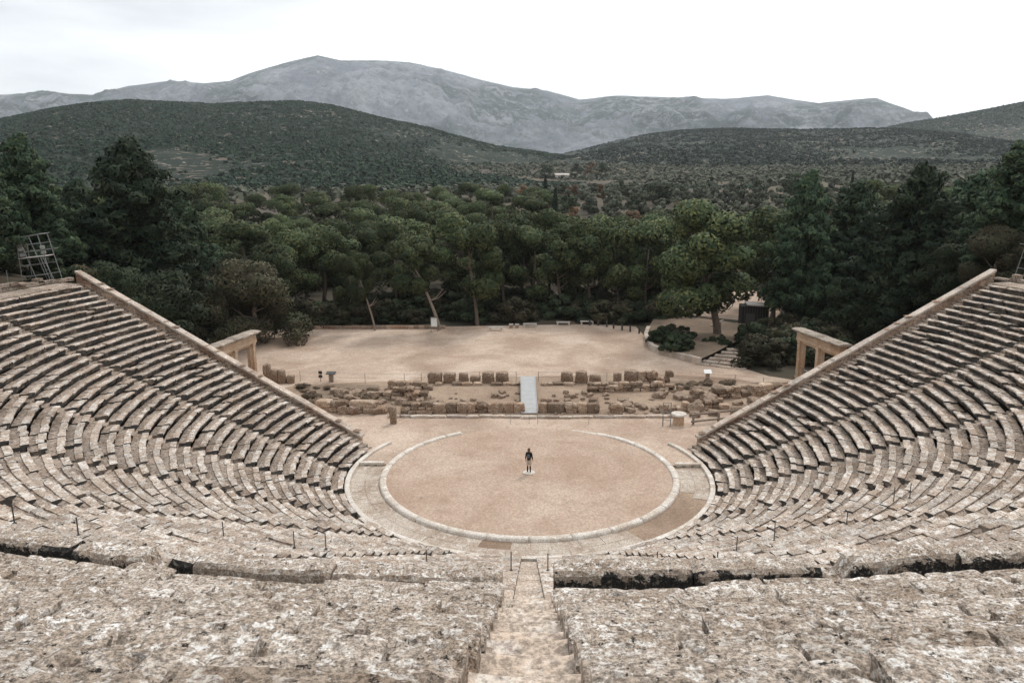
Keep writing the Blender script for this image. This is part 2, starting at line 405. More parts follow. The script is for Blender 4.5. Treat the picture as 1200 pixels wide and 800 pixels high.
# ------------------------------------------------------------------ hills and mountain (real height fields at their distances)
def ridge(name, mat, prof, d0, dc, d1, na, nd, amp, fs, x0=-250, x1=1450, ridged=False, power=1.0, foot=None):
    xs = np.array([p[0] for p in prof], float); ys = np.array([p[1] for p in prof], float)
    px = np.linspace(x0, x1, na)
    pyi = np.interp(px, xs, ys)
    dirs = []; el = []
    for a, b in zip(px, pyi):
        v = ray(a, b); l = math.hypot(v.x, v.y); dirs.append((v.x/l, v.y/l)); el.append(v.z/l)
    dirs = np.array(dirs); el = np.array(el)
    s = np.concatenate([np.linspace(0, 1, nd), np.linspace(1, 1.999, nd//3)[1:]])
    D = np.where(s <= 1, d0+(dc-d0)*s, dc+(d1-dc)*(s-1))
    X = CAM.x+dirs[:, :1]*D[None]; Y = CAM.y+dirs[:, 1:]*D[None]
    hc = CAM.z+el*dc
    b = ground_z(X, Y) if foot is None else np.full_like(X, foot)
    e0 = (b[:, :1]-CAM.z)/D[None, :1]
    f = np.where(s <= 1, np.sin(np.clip(s, 0, 1)*PI/2)**power, 1)[None]
    E = e0*(1-f)+el.reshape(-1, 1)*f
    nzv = fbm(X*fs, Y*fs, 6, ridged)-(.62 if ridged else .5)
    nz2 = fbm(X*fs*5+9, Y*fs*5, 4, ridged)-(.62 if ridged else .5)
    env = np.where(s <= 1, np.abs(np.sin(np.minimum(s, 1)**.8*PI))**1.7, 0)
    E = E+(nzv*amp*env+nz2*amp*env*.35+(nz2 if not ridged else vn(X*fs*9, Y*fs*9)-.5)*amp*.012)/dc
    Z = CAM.z+D[None]*E
    back = np.where(s > 1, np.cos((s-1)*PI/2), 1)[None]
    Z = np.where(s[None] > 1, (Z-b)*back+b, Z)
    Z[:, 0] = b[:, 0]-8; Z[:, -1] = b[:, -1]-30
    o = link(name, np_mesh(name, np.stack([X.ravel(), Y.ravel(), Z.ravel()], 1), grid_quads(na, len(s)), True), mat)
    o['kind'] = 'structure'
    return X, Y, Z, s
hillL = [(-250, 190), (0, 142), (50, 130), (100, 122), (150, 118), (200, 120), (250, 122), (300, 120), (350, 119), (390, 124), (430, 134), (480, 147), (530, 160), (580, 172), (640, 180), (690, 190), (760, 204), (900, 222)]
hL = ridge('hill', M['hill'], hillL, 420, 1250, 2000, 520, 90, 75, .0045, -250, 900)
hillR = [(560, 205), (620, 190), (660, 181), (680, 177), (720, 166), (760, 158), (800, 153), (850, 151), (900, 152), (960, 153), (1010, 152), (1060, 152), (1120, 156), (1200, 168), (1300, 180), (1450, 200)]
hR = ridge('hill', M['hill2'], hillR, 850, 1700, 2500, 420, 80, 60, .005, 560, 1450)
hillR2 = [(850, 200), (900, 186), (960, 168), (1010, 156), (1060, 145), (1100, 139), (1150, 130), (1200, 120), (1300, 105), (1450, 95)]
hR2 = ridge('hill', M['hill2'], hillR2, 1750, 2300, 3000, 260, 50, 50, .005, 850, 1450)
mtn = [(-250, 125), (0, 112), (50, 109), (110, 111), (150, 101), (200, 95), (240, 98), (270, 95), (290, 87), (320, 78), (345, 71), (372, 65), (385, 68), (400, 71), (440, 71), (480, 73), (520, 82), (560, 93), (600, 102), (640, 106), (680, 117), (720, 112), (780, 114), (850, 116), (900, 112), (930, 117), (960, 121), (1000, 117), (1027, 115), (1060, 127), (1090, 139), (1120, 150), (1200, 172), (1450, 190)]
ridge('mountain', M['mount'], mtn, 2700, 5200, 6800, 900, 150, 340, .0016, -250, 1450, True, 1.15, 60)

# ------------------------------------------------------------------ foliage generators
def crown_cards(clumps, n, size, up=.25, inner=.25, elong=1.5, seed=0, flat=1.0):
    g = np.random.default_rng(seed)
    C = np.array([c[0] for c in clumps]); Rr = np.array([c[1] for c in clumps])
    wgt = (Rr[:, 0]*Rr[:, 2]+.01); wgt = wgt/wgt.sum()
    k = g.choice(len(clumps), n, p=wgt)
    d = g.normal(size=(n, 3)); d[:, 2] += up; d /= np.linalg.norm(d, axis=1)[:, None]
    rad = np.where(g.random(n) < inner, g.random(n)**.5*.85, .86+g.random(n)*.2)
    Pn = C[k]+d*Rr[k]*rad[:, None]
    nrm = d+g.normal(size=(n, 3))*.38; nrm /= np.linalg.norm(nrm, axis=1)[:, None]
    a = np.cross(nrm, g.normal(size=(n, 3))); a /= np.linalg.norm(a, axis=1)[:, None]
    b = np.cross(nrm, a)
    s = size*(.6+.8*g.random(n))[:, None]
    V = np.stack([Pn-a*s*elong, Pn+b*s*.55+nrm*s*.15, Pn+a*s*elong*.9, Pn-b*s*.55], 1)
    gn = np.cross(V[:, 1]-V[:, 0], V[:, 2]-V[:, 0]); fl = (gn*d).sum(1) < 0
    V[fl] = V[fl][:, ::-1]
    V = V.reshape(-1, 3); V[:, 2] = np.maximum(V[:, 2], .05)
    cn = d*.8+(Pn-C.mean(0))/np.linalg.norm(Pn-C.mean(0), axis=1)[:, None]*.3+g.normal(size=(n, 3))*.18
    cn /= np.linalg.norm(cn, axis=1)[:, None]
    return V, np.arange(4*n).reshape(-1, 4), np.repeat(cn, 4, 0)
def card_mesh(name, *a, **k):
    V, Q, N = crown_cards(*a, **k); me = np_mesh(name, V, Q, True)
    if len(me.vertices) == len(N): me.normals_split_custom_set_from_vertices(N.tolist())
    return me
def trunk_mesh(name, h, r, lean, seed, branches=5, spread=2.5, top=1.0):
    g = random.Random(seed); m = MB(); pts = []; rad = []
    for i in range(8):
        f = i/7; pts.append((lean[0]*f**1.4+g.uniform(-.12, .12)*f, lean[1]*f**1.4+g.uniform(-.12, .12)*f, -.3+h*f)); rad.append(r*(1.25 if i == 0 else 1)*(1-.62*f))
    m.path(pts, rad, 9)
    for k in range(branches):
        i = g.randint(3, 6); p = Vector(pts[i]); a = g.uniform(0, 2*PI); L = spread*g.uniform(.6, 1.1)
        q = p+Vector((math.cos(a)*L, math.sin(a)*L, L*g.uniform(.5, 1.0)*top)); mid = (p+q)/2+Vector((0, 0, -.15*L))
        m.path([p, mid, q], [rad[i]*.6, rad[i]*.38, rad[i]*.15], 6)
    return m.mesh(name)
class Kind:
    def __init__(s, name, crown, trunk, cmat, tmat, base_h, parts=('crown', 'trunk')):
        crown.materials.append(cmat)
        if trunk: trunk.materials.append(tmat)
        s.name, s.crown, s.trunk, s.h = name, crown, trunk, base_h
def round_pine(seed, h=14, w=4.6, bottom=.42, n=11000, size=.17, sh=(0, 0)):
    g = random.Random(seed); cl = []
    nc = g.randint(13, 18)
    for k in range(nc):
        f = g.random()**.8; z = h*(bottom+(.93-bottom)*f)
        env = w*math.sqrt(max(.05, 1-((f-.45)/.62)**2))*.72
        a = g.uniform(0, 2*PI); rr = env*math.sqrt(g.uniform(.2, 1))
        s = g.uniform(.24, .42)*w
        cl.append(((rr*math.cos(a), rr*math.sin(a), z), (s, s, s*g.uniform(.72, .95))))
    cl.append(((0, 0, h*.9), (w*.36, w*.36, w*.26)))
    cl = [((c[0]+sh[0], c[1]+sh[1], c[2]), s_) for c, s_ in cl]
    return card_mesh('crown', cl, n, size, up=.55, inner=.10, elong=1.25, seed=seed)
def tall_conifer(seed, h=24, w=7.5, n=60000, size=.20, low=.10):
    g = random.Random(seed); cl = []
    nl = 17
    for l in range(nl):
        f = l/(nl-1); z = h*(low+(.93-low)*f); env = w*(1-f**1.5)**.8*g.uniform(.72, 1.12)+.9
        nb = max(3, int(8*(1-f)+3)); a0 = g.uniform(0, 6)
        for b in range(nb):
            a = a0+2*PI*b/nb+g.uniform(-.4, .4); e = env*g.uniform(.6, 1.12)
            for q in (.4, .72, 1.0):
                s = (1.15-.25*q)*(.13*w*(1-f*.6)+.55)*g.uniform(.7, 1.25)
                cl.append(((e*q*math.cos(a), e*q*math.sin(a), z+e*q*.33+g.uniform(-.5, .7)), (s, s, s*.72)))
    for k in range(5): cl.append(((g.uniform(-.8, .8), g.uniform(-.8, .8), h*.95+g.uniform(-.6, .4)), (.8, .8, 1.2)))
    return card_mesh('crown', cl, n, size, up=.6, inner=.22, elong=2.0, seed=seed)
def bushy(seed, h=9, w=5, n=9000, size=.22, k=22):
    g = random.Random(seed); cl = []
    for _ in range(k):
        a = g.uniform(0, 2*PI); f = g.random(); rr = w*.75*math.sqrt(g.random())*math.sqrt(max(.1, 1-f*f*.8))
        s = g.uniform(.2, .34)*w
        cl.append(((rr*math.cos(a), rr*math.sin(a), h*(.05+.80*f)), (s, s, s*.8)))
    return card_mesh('crown', cl, n, size, up=.3, inner=.15, elong=1.1, seed=seed)
kinds = {}
for i in range(4):
    kinds['pine%d' % i] = Kind('pine_tree', round_pine(20+i, 14, 4.6+.4*(i % 2), .34 if i < 2 else .24), trunk_mesh('trunk', 10.5, .28, [(1.2, .3), (-.8, .6), (.3, -.4), (-1.6, .2)][i], i, 6, 2.4), M['pine'], M['bark'], 14)
for i in range(2):
    kinds['conifer%d' % i] = Kind('conifer_tree', tall_conifer(40+i, 24, 7.0+i), trunk_mesh('trunk', 22, .42, (.4, .2), 9+i, 4, 2.5), M['conifer'], M['bark'], 24)
kinds['hero0'] = Kind('pine_tree', round_pine(61, 14, 4.6, .34, 16000, .17), trunk_mesh('trunk', 11, .26, (-1.2, 0), 61, 7, 2.4), M['pine'], M['bark'], 14)
kinds['hero1'] = Kind('pine_tree', round_pine(63, 14, 5.2, .2, 24000, .17, (-2.4, 0)), trunk_mesh('trunk', 11, .34, (-2.6, 0), 62, 8, 2.8), M['pine'], M['bark'], 14)
kinds['leaner'] = Kind('pine_tree', round_pine(71, 14, 4.4, .45, 15000, .17, (-3.6, 0)), trunk_mesh('trunk', 11, .27, (-4.2, 0), 63, 6, 2.2), M['pine'], M['bark2'], 14)
kinds['bushy'] = Kind('broadleaf_tree', bushy(5, 9, 5.5, 42000, .115, 40), trunk_mesh('trunk', 5, .3, (.2, 0), 50, 5, 2), M['brownleaf'], M['bark2'], 9)
kinds['dark'] = Kind('broadleaf_tree', bushy(6, 9, 5, 26000, .14, 34), trunk_mesh('trunk', 5, .3, (.2, 0), 51, 5, 2), M['leafy'], M['bark'], 9)
for i in range(3):
    kinds['olive%d' % i] = Kind('olive_tree', bushy(80+i, 5, 3.0, 600, .34, 8), None, M['olive'], None, 5)
kinds['autumn'] = Kind('russet_tree', bushy(88, 7, 3.6, 900, .38, 10), None, M['autumn'], None, 7)
kinds['oak'] = Kind('oak_tree', bushy(89, 7, 4.2, 900, .40, 12), None, M['leafy'], None, 7)
def cyp_mesh():
    cl = [((0, 0, z), (.75*math.sin(min(1, (z+1)/3)*PI/2)*(1-(z/13)**3)+.15,)*2+(1.0,)) for z in np.arange(.8, 12.6, .7)]
    return card_mesh('crown', cl, 2600, .2, up=.6, inner=.4, elong=1.4, seed=3)
kinds['cypress'] = Kind('cypress_tree', cyp_mesh(), trunk_mesh('trunk', 3, .2, (0, 0), 4, 0), M['cyp'], M['bark'], 13)
kinds['shrub'] = Kind('shrub', bushy(90, 1.8, 1.5, 3200, .09, 14), None, M['leafy'], None, 1.8)
kinds['dry'] = Kind('shrub', bushy(92, 1.2, 1.5, 1500, .10, 12), None, M['drybush'], None, 1.2)
kinds['shrub2'] = Kind('shrub', bushy(91, 2.2, 1.9, 3200, .10, 14), None, M['brownleaf'], None, 2.2)
def plant(kind, x, y, h, label, cat='tree', group=None, z=None, wide=1.0, name=None):
    k = kinds[kind]; s = h/k.h
    z = gz(x, y)-.05 if z is None else z
    if k.trunk:
        o = empty(name or k.name, (x, y, z), rng.uniform(0, 2*PI))
        for nm, me in (('crown', k.crown), ('trunk', k.trunk)):
            c = bpy.data.objects.new(nm, me); col.objects.link(c); c.parent = o
    else:
        o = bpy.data.objects.new(name or k.name, k.crown); col.objects.link(o); o.location = (x, y, z); o.rotation_euler = (0, 0, rng.uniform(0, 2*PI))
    o.scale = (s*wide, s*wide, s)
    tag(o, label, cat, group); return o
def plant_px(kind, px, dist, top_py, label, **kw):
    """stand a tree at distance dist in the direction of column px, tall enough to reach its photographed top"""
    x, y = at_d(px, dist); v = ray(px, top_py); l = math.hypot(v.x, v.y)
    z = gz(x, y); h = CAM.z+v.z/l*dist-z
    return plant(kind, x, y, h*1.02, label, **kw)
HAZE = 6.5e-5
# ------------------------------------------------------------------ seat blocks
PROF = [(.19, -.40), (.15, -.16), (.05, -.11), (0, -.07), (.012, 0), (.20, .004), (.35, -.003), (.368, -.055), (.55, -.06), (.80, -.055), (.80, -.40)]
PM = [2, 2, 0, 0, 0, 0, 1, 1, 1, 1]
def nv3(x, y, z): return noise.noise(Vector((x, y, z)))
def seat_block(m, r, h, a0, a1, g, seg=.42, rough=.012, prof=PROF, pm=PM):
    L = (a1-a0)*r; n = max(1, int(round(L/seg)))
    dz, dr, tl, tr = g.gauss(0, .016), g.gauss(0, .028), g.gauss(0, .010), g.gauss(0, .018)
    if g.random() < .08: dz -= g.uniform(.03, .12); tr += g.uniform(-.04, .04); dr += g.uniform(-.02, .08)
    wear = g.uniform(.4, 1.6); b = len(m.v); np_ = len(prof)
    chip = g.random() < .22; ce = g.randint(0, n)
    for i in range(n+1):
        a = a0+(a1-a0)*i/n
        f = i/n-.5
        fr = g.gauss(0, rough)*wear; fz = g.gauss(0, rough*.5)*wear
        if chip and i == ce: fr += g.uniform(.03, .10)
        for k, (pr, pz) in enumerate(prof):
            q = 1.0 if 1 <= k <= 5 else .35
            rr = r+pr+dr+f*tr+fr*q; zz = h+pz+dz+f*tl*2+fz*(1 if k < 7 else .4)
            rr += g.gauss(0, rough*.4)*wear; zz += g.gauss(0, rough*.4)*wear if 3 < k < 10 else 0
            m.v.append(P(rr, a, zz))
    for i in range(n):
        for k in range(np_-1):
            m.f.append([b+i*np_+k, b+(i+1)*np_+k, b+(i+1)*np_+k+1, b+i*np_+k+1][::-1]); m.mi.append(pm[k])
    m.f.append([b+k for k in range(np_)]); m.mi.append(2)  # block ends take the darkened riser material, shade included in its colour
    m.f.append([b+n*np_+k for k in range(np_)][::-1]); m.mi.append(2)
def seat_row(m, r, h, t0, t1, g, **kw):
    a = t0
    while a < t1-1e-4:
        L = g.uniform(.85, 1.7)/r; e = a+L
        if t1-e < .5/r: e = t1
        gap = g.uniform(.004, .018)/r if g.random() > .06 else g.uniform(.03, .09)/r
        if g.random() < .05: seat_block(m, r+g.uniform(.05, .16), h-g.uniform(.06, .2), a, e-gap, g, **kw)
        else: seat_block(m, r, h, a, e-gap, g, **kw)
        a = e
# fine blocks for the nearest rows
def fine_block(m, r, h, a0, a1, g, du=.06):
    L = (a1-a0)*r; n = max(3, int(L/du)); prof = []
    for z in (-.5, -.34, -.2, -.12, -.06): prof.append((.09 if z < -.15 else .04, z, 0))
    k = 17
    for i in range(k+1):
        x = i/k*.775
        prof.append((x, -.06*min(1, max(0, (x-.36)/.035)), 1 if x > .36 else 0))
    prof.append((.775, -.5, 1))
    npf = len(prof); b = len(m.v)
    dz, dr, tl, tt = g.gauss(0, .020), g.gauss(0, .035), g.gauss(0, .014), g.gauss(0, .020)
    if g.random() < .12: dz -= g.uniform(.02, .07)
    s = g.uniform(0, 50)
    cut0 = g.uniform(.0, .12) if g.random() < .4 else 0; cut1 = g.uniform(0, .12) if g.random() < .4 else 0
    for i in range(n+1):
        f = i/n; a = a0+(a1-a0)*f; u = f*L
        edge = math.exp(-(u/.045)**2)+math.exp(-((L-u)/.045)**2)
        for kk, (pr, pz, _) in enumerate(prof):
            fe = math.exp(-(pr/.08)**2)
            X = a*r; Y = r+pr
            nl = nv3(X*1.6+s, Y*1.6, 0)*.007+nv3(X*5, Y*5, s)*.006+nv3(X*14, Y*14, 3+s)*.007
            pit = nv3(X*9+s, Y*8, 9); pit = -min(.05, max(0, pit-.45)*.7)
            zz = h+pz+dz+(f-.5)*tl*2+(pr-.38)*tt
            if 5 <= kk < npf-1: zz += nl+pit-edge*(.015+.03*abs(nv3(Y*9, s, 1)))-fe*(.008+.03*max(0, nv3(X*3.3, s, 5)))
            rr = r+pr+dr+nv3(X*2.4, s, 7)*.02*fe+nv3(X*9, s, pz*6)*.013*(fe if kk > 4 else 1)
            aa = a+(cut0*max(0, nv3(Y*3, s, 2)+.3)*(1-f)**8 - cut1*max(0, nv3(Y*3, s, 4)+.3)*f**8)/r+nv3(Y*8, X, s)*.008/r
            m.v.append(P(rr, aa, zz))
    for i in range(n):
        for k2 in range(npf-1):
            m.f.append([b+i*npf+k2, b+i*npf+k2+1, b+(i+1)*npf+k2+1, b+(i+1)*npf+k2]); m.mi.append(1 if prof[k2][2] and k2 > 5 else 0)
    m.f.append([b+k2 for k2 in range(npf)][::-1]); m.mi.append(0)
    m.f.append([b+n*npf+k2 for k2 in range(npf)]); m.mi.append(0)

def stair_mesh(rs, hs, tr, rise, cfn, sw, g, drop=(.40, .24)):
    """steps of a stairway; cfn(r) gives its centre angle"""
    m = MB()
    for r, h in zip(rs, hs):
        for k in range(2):
            r0 = r+k*tr/2; r1 = r0+tr/2+.05; z = h-drop[k]+g.gauss(0, .012); tl = g.gauss(0, .012)
            b = len(m.v); NX = 5
            for (rr, zz) in ((r0+.02, z-.5), (r0+g.gauss(0, .01), z-.02), (r0+.03, z), ((r0+r1)/2, z-.008), (r1, z), (r1, z-.5)):
                c = cfn(rr)
                for i in range(NX+1):
                    u = (i/NX*2-1)*sw
                    m.v.append(P(rr+g.gauss(0, .006), c+u/rr, zz+u*tl+g.gauss(0, .007)-.015*(1-(u/sw)**2)))
            for q in range(5):
                for i in range(NX):
                    a = b+q*(NX+1)+i; m.f.append([a, a+NX+1, a+NX+2, a+1][::-1]); m.mi.append(0)
    return m
# ------------------------------------------------------------------ lower tier
low = empty('seating_tier'); tag(low, 'great lower bank of curved limestone seat rows wrapped round the orchestra', 'seating', 'banks of seats of the theatre')
for k in range(-6, 6):
    g = random.Random(100+k)
    wd = empty('seating_wedge', parent=low)
    for i in range(NR):
        r, h = row_r(i), row_h(i)
        lo = k*ALPHA+(SW+.02)/r; hi = (k+1)*ALPHA-(SW+.02)/r
        if k == -6: lo = -th_line(r, .98)
        if k == 5: hi = th_line(r, .98)
        m = MB()
        seat_row(m, r, h, lo, hi, g, rough=.03 if i == 0 else .015)
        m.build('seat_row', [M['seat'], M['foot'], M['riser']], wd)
for k in range(-6, 7):
    g = random.Random(300+k)
    if abs(k) < 6: cf = lambda r, k=k: k*ALPHA
    else: cf = lambda r, s=(1 if k > 0 else -1): s*th_line(r, .52)
    stair_mesh([row_r(i) for i in range(NR)], [row_h(i) for i in range(NR)], TR, RS, cf, SW+.09, g, drop=(.24, .10) if k == 0 else (.40, .24)).build('stairway', M['stair'] if k == 0 else M['foot'], low)
def arc_slabs(m, r0, r1, z0, z1, t0, t1, g, L=(1.0, 2.0), gap=.012, jit=.01, seg=.5, mi=0):
    a = t0; rm = (r0+r1)/2
    while a < t1-1e-4:
        e = a+g.uniform(*L)/rm
        if (t1-e)*rm < L[0]*.5: e = t1
        dz = g.gauss(0, jit); n = max(1, int((e-a)*rm/seg)); b = len(m.v)
        for i in range(n+1):
            q = a+(e-gap/rm-a)*i/n
            for (rr, zz) in ((r0, z0), (r0, z1-.015), (r0+.02, z1), (r1-.02, z1), (r1, z1-.015), (r1, z0)):
                m.v.append(P(rr+g.gauss(0, jit*.6), q, zz+(dz if zz > z0 else 0)+g.gauss(0, jit*.3)))
        for i in range(n):
            for k in range(5): m.f.append([b+i*6+k, b+i*6+k+1, b+i*6+k+7, b+i*6+k+6]); m.mi.append(mi)
        m.f.append([b+k for k in range(6)][::-1]); m.f.append([b+n*6+k for k in range(6)]); m.mi += [mi, mi]
        a = e
g = random.Random(5)
TE = th_line(38.5, .0)
m = MB(); arc_slabs(m, RTOP-.02, UR0-.02, ZD-.6, ZD-.06, -TE, TE, g, (1.2, 2.2), jit=.012)
m.build('walkway', M['foot'], low)
# ------------------------------------------------------------------ benches with backs along the walkway
def bench_back(m, a0, a1, g, r=RTOP-.02, fine=.09):
    L = (a1-a0)*r; n = max(3, int(L/fine)); s = g.uniform(0, 90)
    base = [(0, -.45), (.0, .40), (.03, .44), (.18, .45), (.32, .44), (.36, .60), (.39, .90), (.41, 1.20), (.42, 1.53), (.46, 1.60), (.66, 1.615), (.86, 1.59), (.94, 1.53), (.965, 1.30), (.95, .95), (.93, .65), (.95, .3), (.95, -.45)]
    if a0 < R(9.2) and a0 > R(-9.2): pass
    b = len(m.v); K = len(base); hk = g.uniform(.93, 1.04)
    broke = g.random() < .35; bc = g.choice([0, 1, g.random()]); bw = g.uniform(.08, .2)
    for i in range(n+1):
        f = i/n; a = a0+(a1-a0)*f
        top = hk+nv3(f*L*.8, s, 0)*.04+nv3(f*L*5, s, 0)*.02
        if broke: top -= .22*max(0, min(1, (1.15-abs(f-bc)/bw)*2.5))*g.uniform(.94, 1)
        top = max(.45, top)
        e = .05*(math.exp(-(f*L/.1)**2)+math.exp(-((1-f)*L/.1)**2))
        for (pr, pz) in base:
            zz = ZD+(pz*top if pz > .5 else pz)
            nn_ = nv3(a*r*4, pr*5, pz*5+s)*.022+nv3(a*r*13, pr*12, pz*12+s)*.020
            zz += nn_ if pz > -.1 else 0
            m.v.append(P(r+pr+nn_*.8-(e if pr > .5 else -e), a, zz-e*(pz > .5)))
    for i in range(n):
        for k in range(K-1):
            rear = 11 <= k <= 15
            mi = 1 if k >= 11 else 0
            m.f.append([b+i*K+k, b+i*K+k+1, b+(i+1)*K+k+1, b+(i+1)*K+k]); m.mi.append(mi)
    m.f.append([b+k for k in range(K)][::-1]); m.f.append([b+n*K+k for k in range(K)]); m.mi += [1, 1]
g = random.Random(77)
ben = empty('backed_bench_row'); tag(ben, 'curved row of broken stone benches with high backs along the walkway above the lower seats', 'bench')
cuts = [k*ALPHA for k in range(-3, 4)]
for a0, a1 in zip(cuts[:-1], cuts[1:]):
    a = a0+(SW+.06)/38; e = a1-(SW+.06)/38
    while a < e-.001:
        q = a+g.uniform(1.7, 3.1)/38
        if (e-q)*38 < 1.0: q = e
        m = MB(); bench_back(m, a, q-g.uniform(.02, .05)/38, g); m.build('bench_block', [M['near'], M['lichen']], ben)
        a = q
# ------------------------------------------------------------------ upper tier
upp = empty('seating_tier'); tag(upp, 'rough lichen-spotted limestone seat rows of the upper bank in the foreground', 'seating', 'banks of seats of the theatre')
AU = R(16.5); SU = .31
for k in range(-2, 2):
    g = random.Random(500+k); wd = empty('seating_wedge', parent=upp)
    for j in range(UN):
        r, h = UR0+UTR*j, UH0+URS*j
        lo = k*AU+(SU+.02)/r; hi = (k+1)*AU-(SU+.02)/r
        m = MB()
        if k in (-1, 0):
            a = lo; 
            while a < hi-1e-4:
                e = a+g.uniform(.7, 1.5)/r
                if hi-e < .5/r: e = hi
                gap = g.uniform(.018, .038) if g.random() > .2 else g.uniform(.045, .09)
                inview = abs((a+e)/2) < R(14)*(1 if j < 6 else .95)
                (fine_block if inview else seat_block)(m, r, h, a, e-gap/r, g)
                a = e
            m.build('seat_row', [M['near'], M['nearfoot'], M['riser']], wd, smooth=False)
        else:
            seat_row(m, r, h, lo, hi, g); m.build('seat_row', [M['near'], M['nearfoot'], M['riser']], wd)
for k in (-1, 0, 1):
    g = random.Random(600+k)
    stair_mesh([UR0+UTR*j for j in range(UN)], [UH0+URS*j for j in range(UN)], UTR, URS, lambda r, k=k: k*AU, SU+.08, g, drop=(.22, .12)).build('stairway', M['stair'], upp)
m = MB(); g = random.Random(9)
for z in (ZD-.1, ZD+.5): arc_slabs(m, UR0+.06, UR0+.5, z, z+.6, -2*AU, 2*AU, g, (.9, 1.6), jit=.012)
m.build('podium_wall', M['near'], upp)
# rough low bank of rubble closing the walkway at both sides
for s, nm in ((-1, 'left'), (1, 'right')):
    m = MB(); g = random.Random(40+s)
    a = 2*AU+.02
    while a < TE+.03:
        q = g.uniform(.35, .9)/40; L = q*40
        for lev in range(2):
            if lev and g.random() < .6: continue
            hh = g.uniform(.10, .32)
            c = P(40.0+g.gauss(0, .08), s*(a+q/2), ZD-.05+lev*.30+hh/2)
            m.box(c, (L*.97, g.uniform(.45, .8), hh), rz=s*(a+q/2)+g.gauss(0, .06))
        a += q
    o = m.build('rubble_bank', M['foot']); tag(o, 'low bank of rough rubble along the %s end of the upper walkway' % nm, 'wall', 'rubble banks beside the walkway')
# ------------------------------------------------------------------ retaining walls
def wall_top(x): 
    r = math.hypot(x, LK*x+LC); h = H0+RS*(r-R0)/TR
    return h-.18+.42*(x-12.6)/24.5
for s, nm in ((-1, 'left'), (1, 'right')):
    g = random.Random(21+s); t = empty('retaining_wall', (0, 0, 0))
    tag(t, 'long sloping stone retaining wall closing the %s side of the lower seats' % nm, 'wall', 'sloping side walls of the seating')
    m = MB(); x = 12.9
    dirx, diry = 1/LN, LK/LN; nx, ny = -LK/LN, 1/LN
    while x < 36.3:
        x1 = min(x+g.uniform(.5, 1.0), 36.5)
        z1a, z1b = wall_top(x), wall_top(x1); zz = -.3
        while zz < z1b-.02:
            ze = min(zz+g.uniform(.28, .45), z1b-.1)
            if ze < z1b-.1 or True:
                th = .56; c0 = x+.006; c1 = x1-.006; vs = []
                o1, o2 = g.gauss(0, .012), th+g.gauss(0, .02)
                for xx, zt in ((c0, min(ze, z1a-.09)), (c1, ze)):
                    for of in (o1, o2):
                        px, py = xx+nx*of*1, LK*xx+LC+ny*of
                        vs += [(s*px, py, zz+.006), (s*px, py, max(zt-.006, zz+.01))]
                m.add(vs, [(0,1,3,2),(4,6,7,5),(0,4,5,1),(2,3,7,6),(0,2,6,4),(1,5,7,3)])
            zz = ze
            if z1b-zz < .15: break
        x = x1
    m.build('masonry', M['walls'], t)
    m = MB(); x = 12.75
    while x < 36.5:
        x1 = min(x+g.uniform(.9, 1.8), 36.6); vs = []; dz = g.gauss(0, .012)
        for xx in (x+.008, x1-.008):
            for of, zz in ((-.04, -.09), (-.04, .05), (-.02, .08), (.60, .08), (.63, .05), (.63, -.09)):
                vs.append((s*(xx+nx*of), LK*xx+LC+ny*of, wall_top(xx)+zz+dz+g.gauss(0, .005)))
        fs = [(k, k+1, k+7, k+6) for k in range(5)]+[(5, 0, 6, 11), (0, 1, 2, 3, 4, 5), (6, 7, 8, 9, 10, 11)]
        m.add(vs, fs); x = x1
    m.build('cap', M['cap'], t)
# ------------------------------------------------------------------ orchestra, kerb, ring, walkway round it
def disc(name, pts, z, mat, kind='structure'):
    m = MB(); m.add([(x, y, z) for x, y in pts], [tuple(range(len(pts)))]); o = m.build(name, mat)
    n_ = o.data.polygons[0].normal.z
    if n_ < 0: o.data.flip_normals()
    if kind: o['kind'] = kind
    return o
disc('orchestra_floor', [(9.78*math.cos(2*PI*k/96), 9.78*math.sin(2*PI*k/96)) for k in range(96)], .10, M['orch'])
yS = 1.55
pts = [P(12.3, a, 0)[:2] for a in np.linspace(-R(98), R(98), 60)]
disc('path', pts, .012, M['soil'])
g = random.Random(31)
pv = empty('paving'); tag(pv, 'pale worn flagstones in the sunken ring between orchestra and seats', 'paving')
for (r0, r1) in ((10.22, 11.15), (11.16, 12.14)):
    a = -R(97)
    while a < R(97):
        e = a+g.uniform(.9, 1.7)/r0
        if not (R(28) < a < R(62) and g.random() < .85) and g.random() > .06:
            q = MB(); arc_slabs(q, r0, r1, -.05, .03, a, e-.012/r0, g, (3, 3), jit=.008); q.build('flagstone', M['pave'], pv)
        a = e
rg = empty('orchestra_ring'); tag(rg, 'pale rounded stone ring round the circular earth orchestra', 'stone ring')
def ring_stone(a0, a1, zt):
    m = MB(); n = 10; pr = [(9.72, -.1), (9.72, .06), (9.75, .12), (9.80, .15), (9.92, .165), (10.10, .145), (10.19, .08), (10.20, -.08)]
    g2 = random.Random(int(a0*1e4))
    for i in range(n+1):
        a = a0+(a1-a0)*i/n
        for (rr, zz) in pr: m.v.append(P(rr, a, zz+zt(a)+g2.gauss(0, .004)))
    K = len(pr)
    for i in range(n):
        for k in range(K-1): m.f.append([i*K+k, i*K+k+1, (i+1)*K+k+1, (i+1)*K+k]); m.mi.append(0)
    m.f.append(list(range(K))[::-1]); m.f.append([n*K+k for k in range(K)]); m.mi += [0, 0]
    return m
def ring_z(a):
    d = math.degrees(a) % 360          # 180 = far side
    if 147 < d < 213: return -.075 if d < 160 else -.19
    if 138 < d <= 147: return .06*(1-(d-138)/9)-.0
    return .08
nst = 26
for k in range(nst):
    ring_stone(2*PI*k/nst+.0015, 2*PI*(k+1)/nst-.0015, ring_z).build('ring_stone', M['pale'], rg, smooth=True)
g = random.Random(33)
m = MB(); TK = th_line(12.4, -.6)
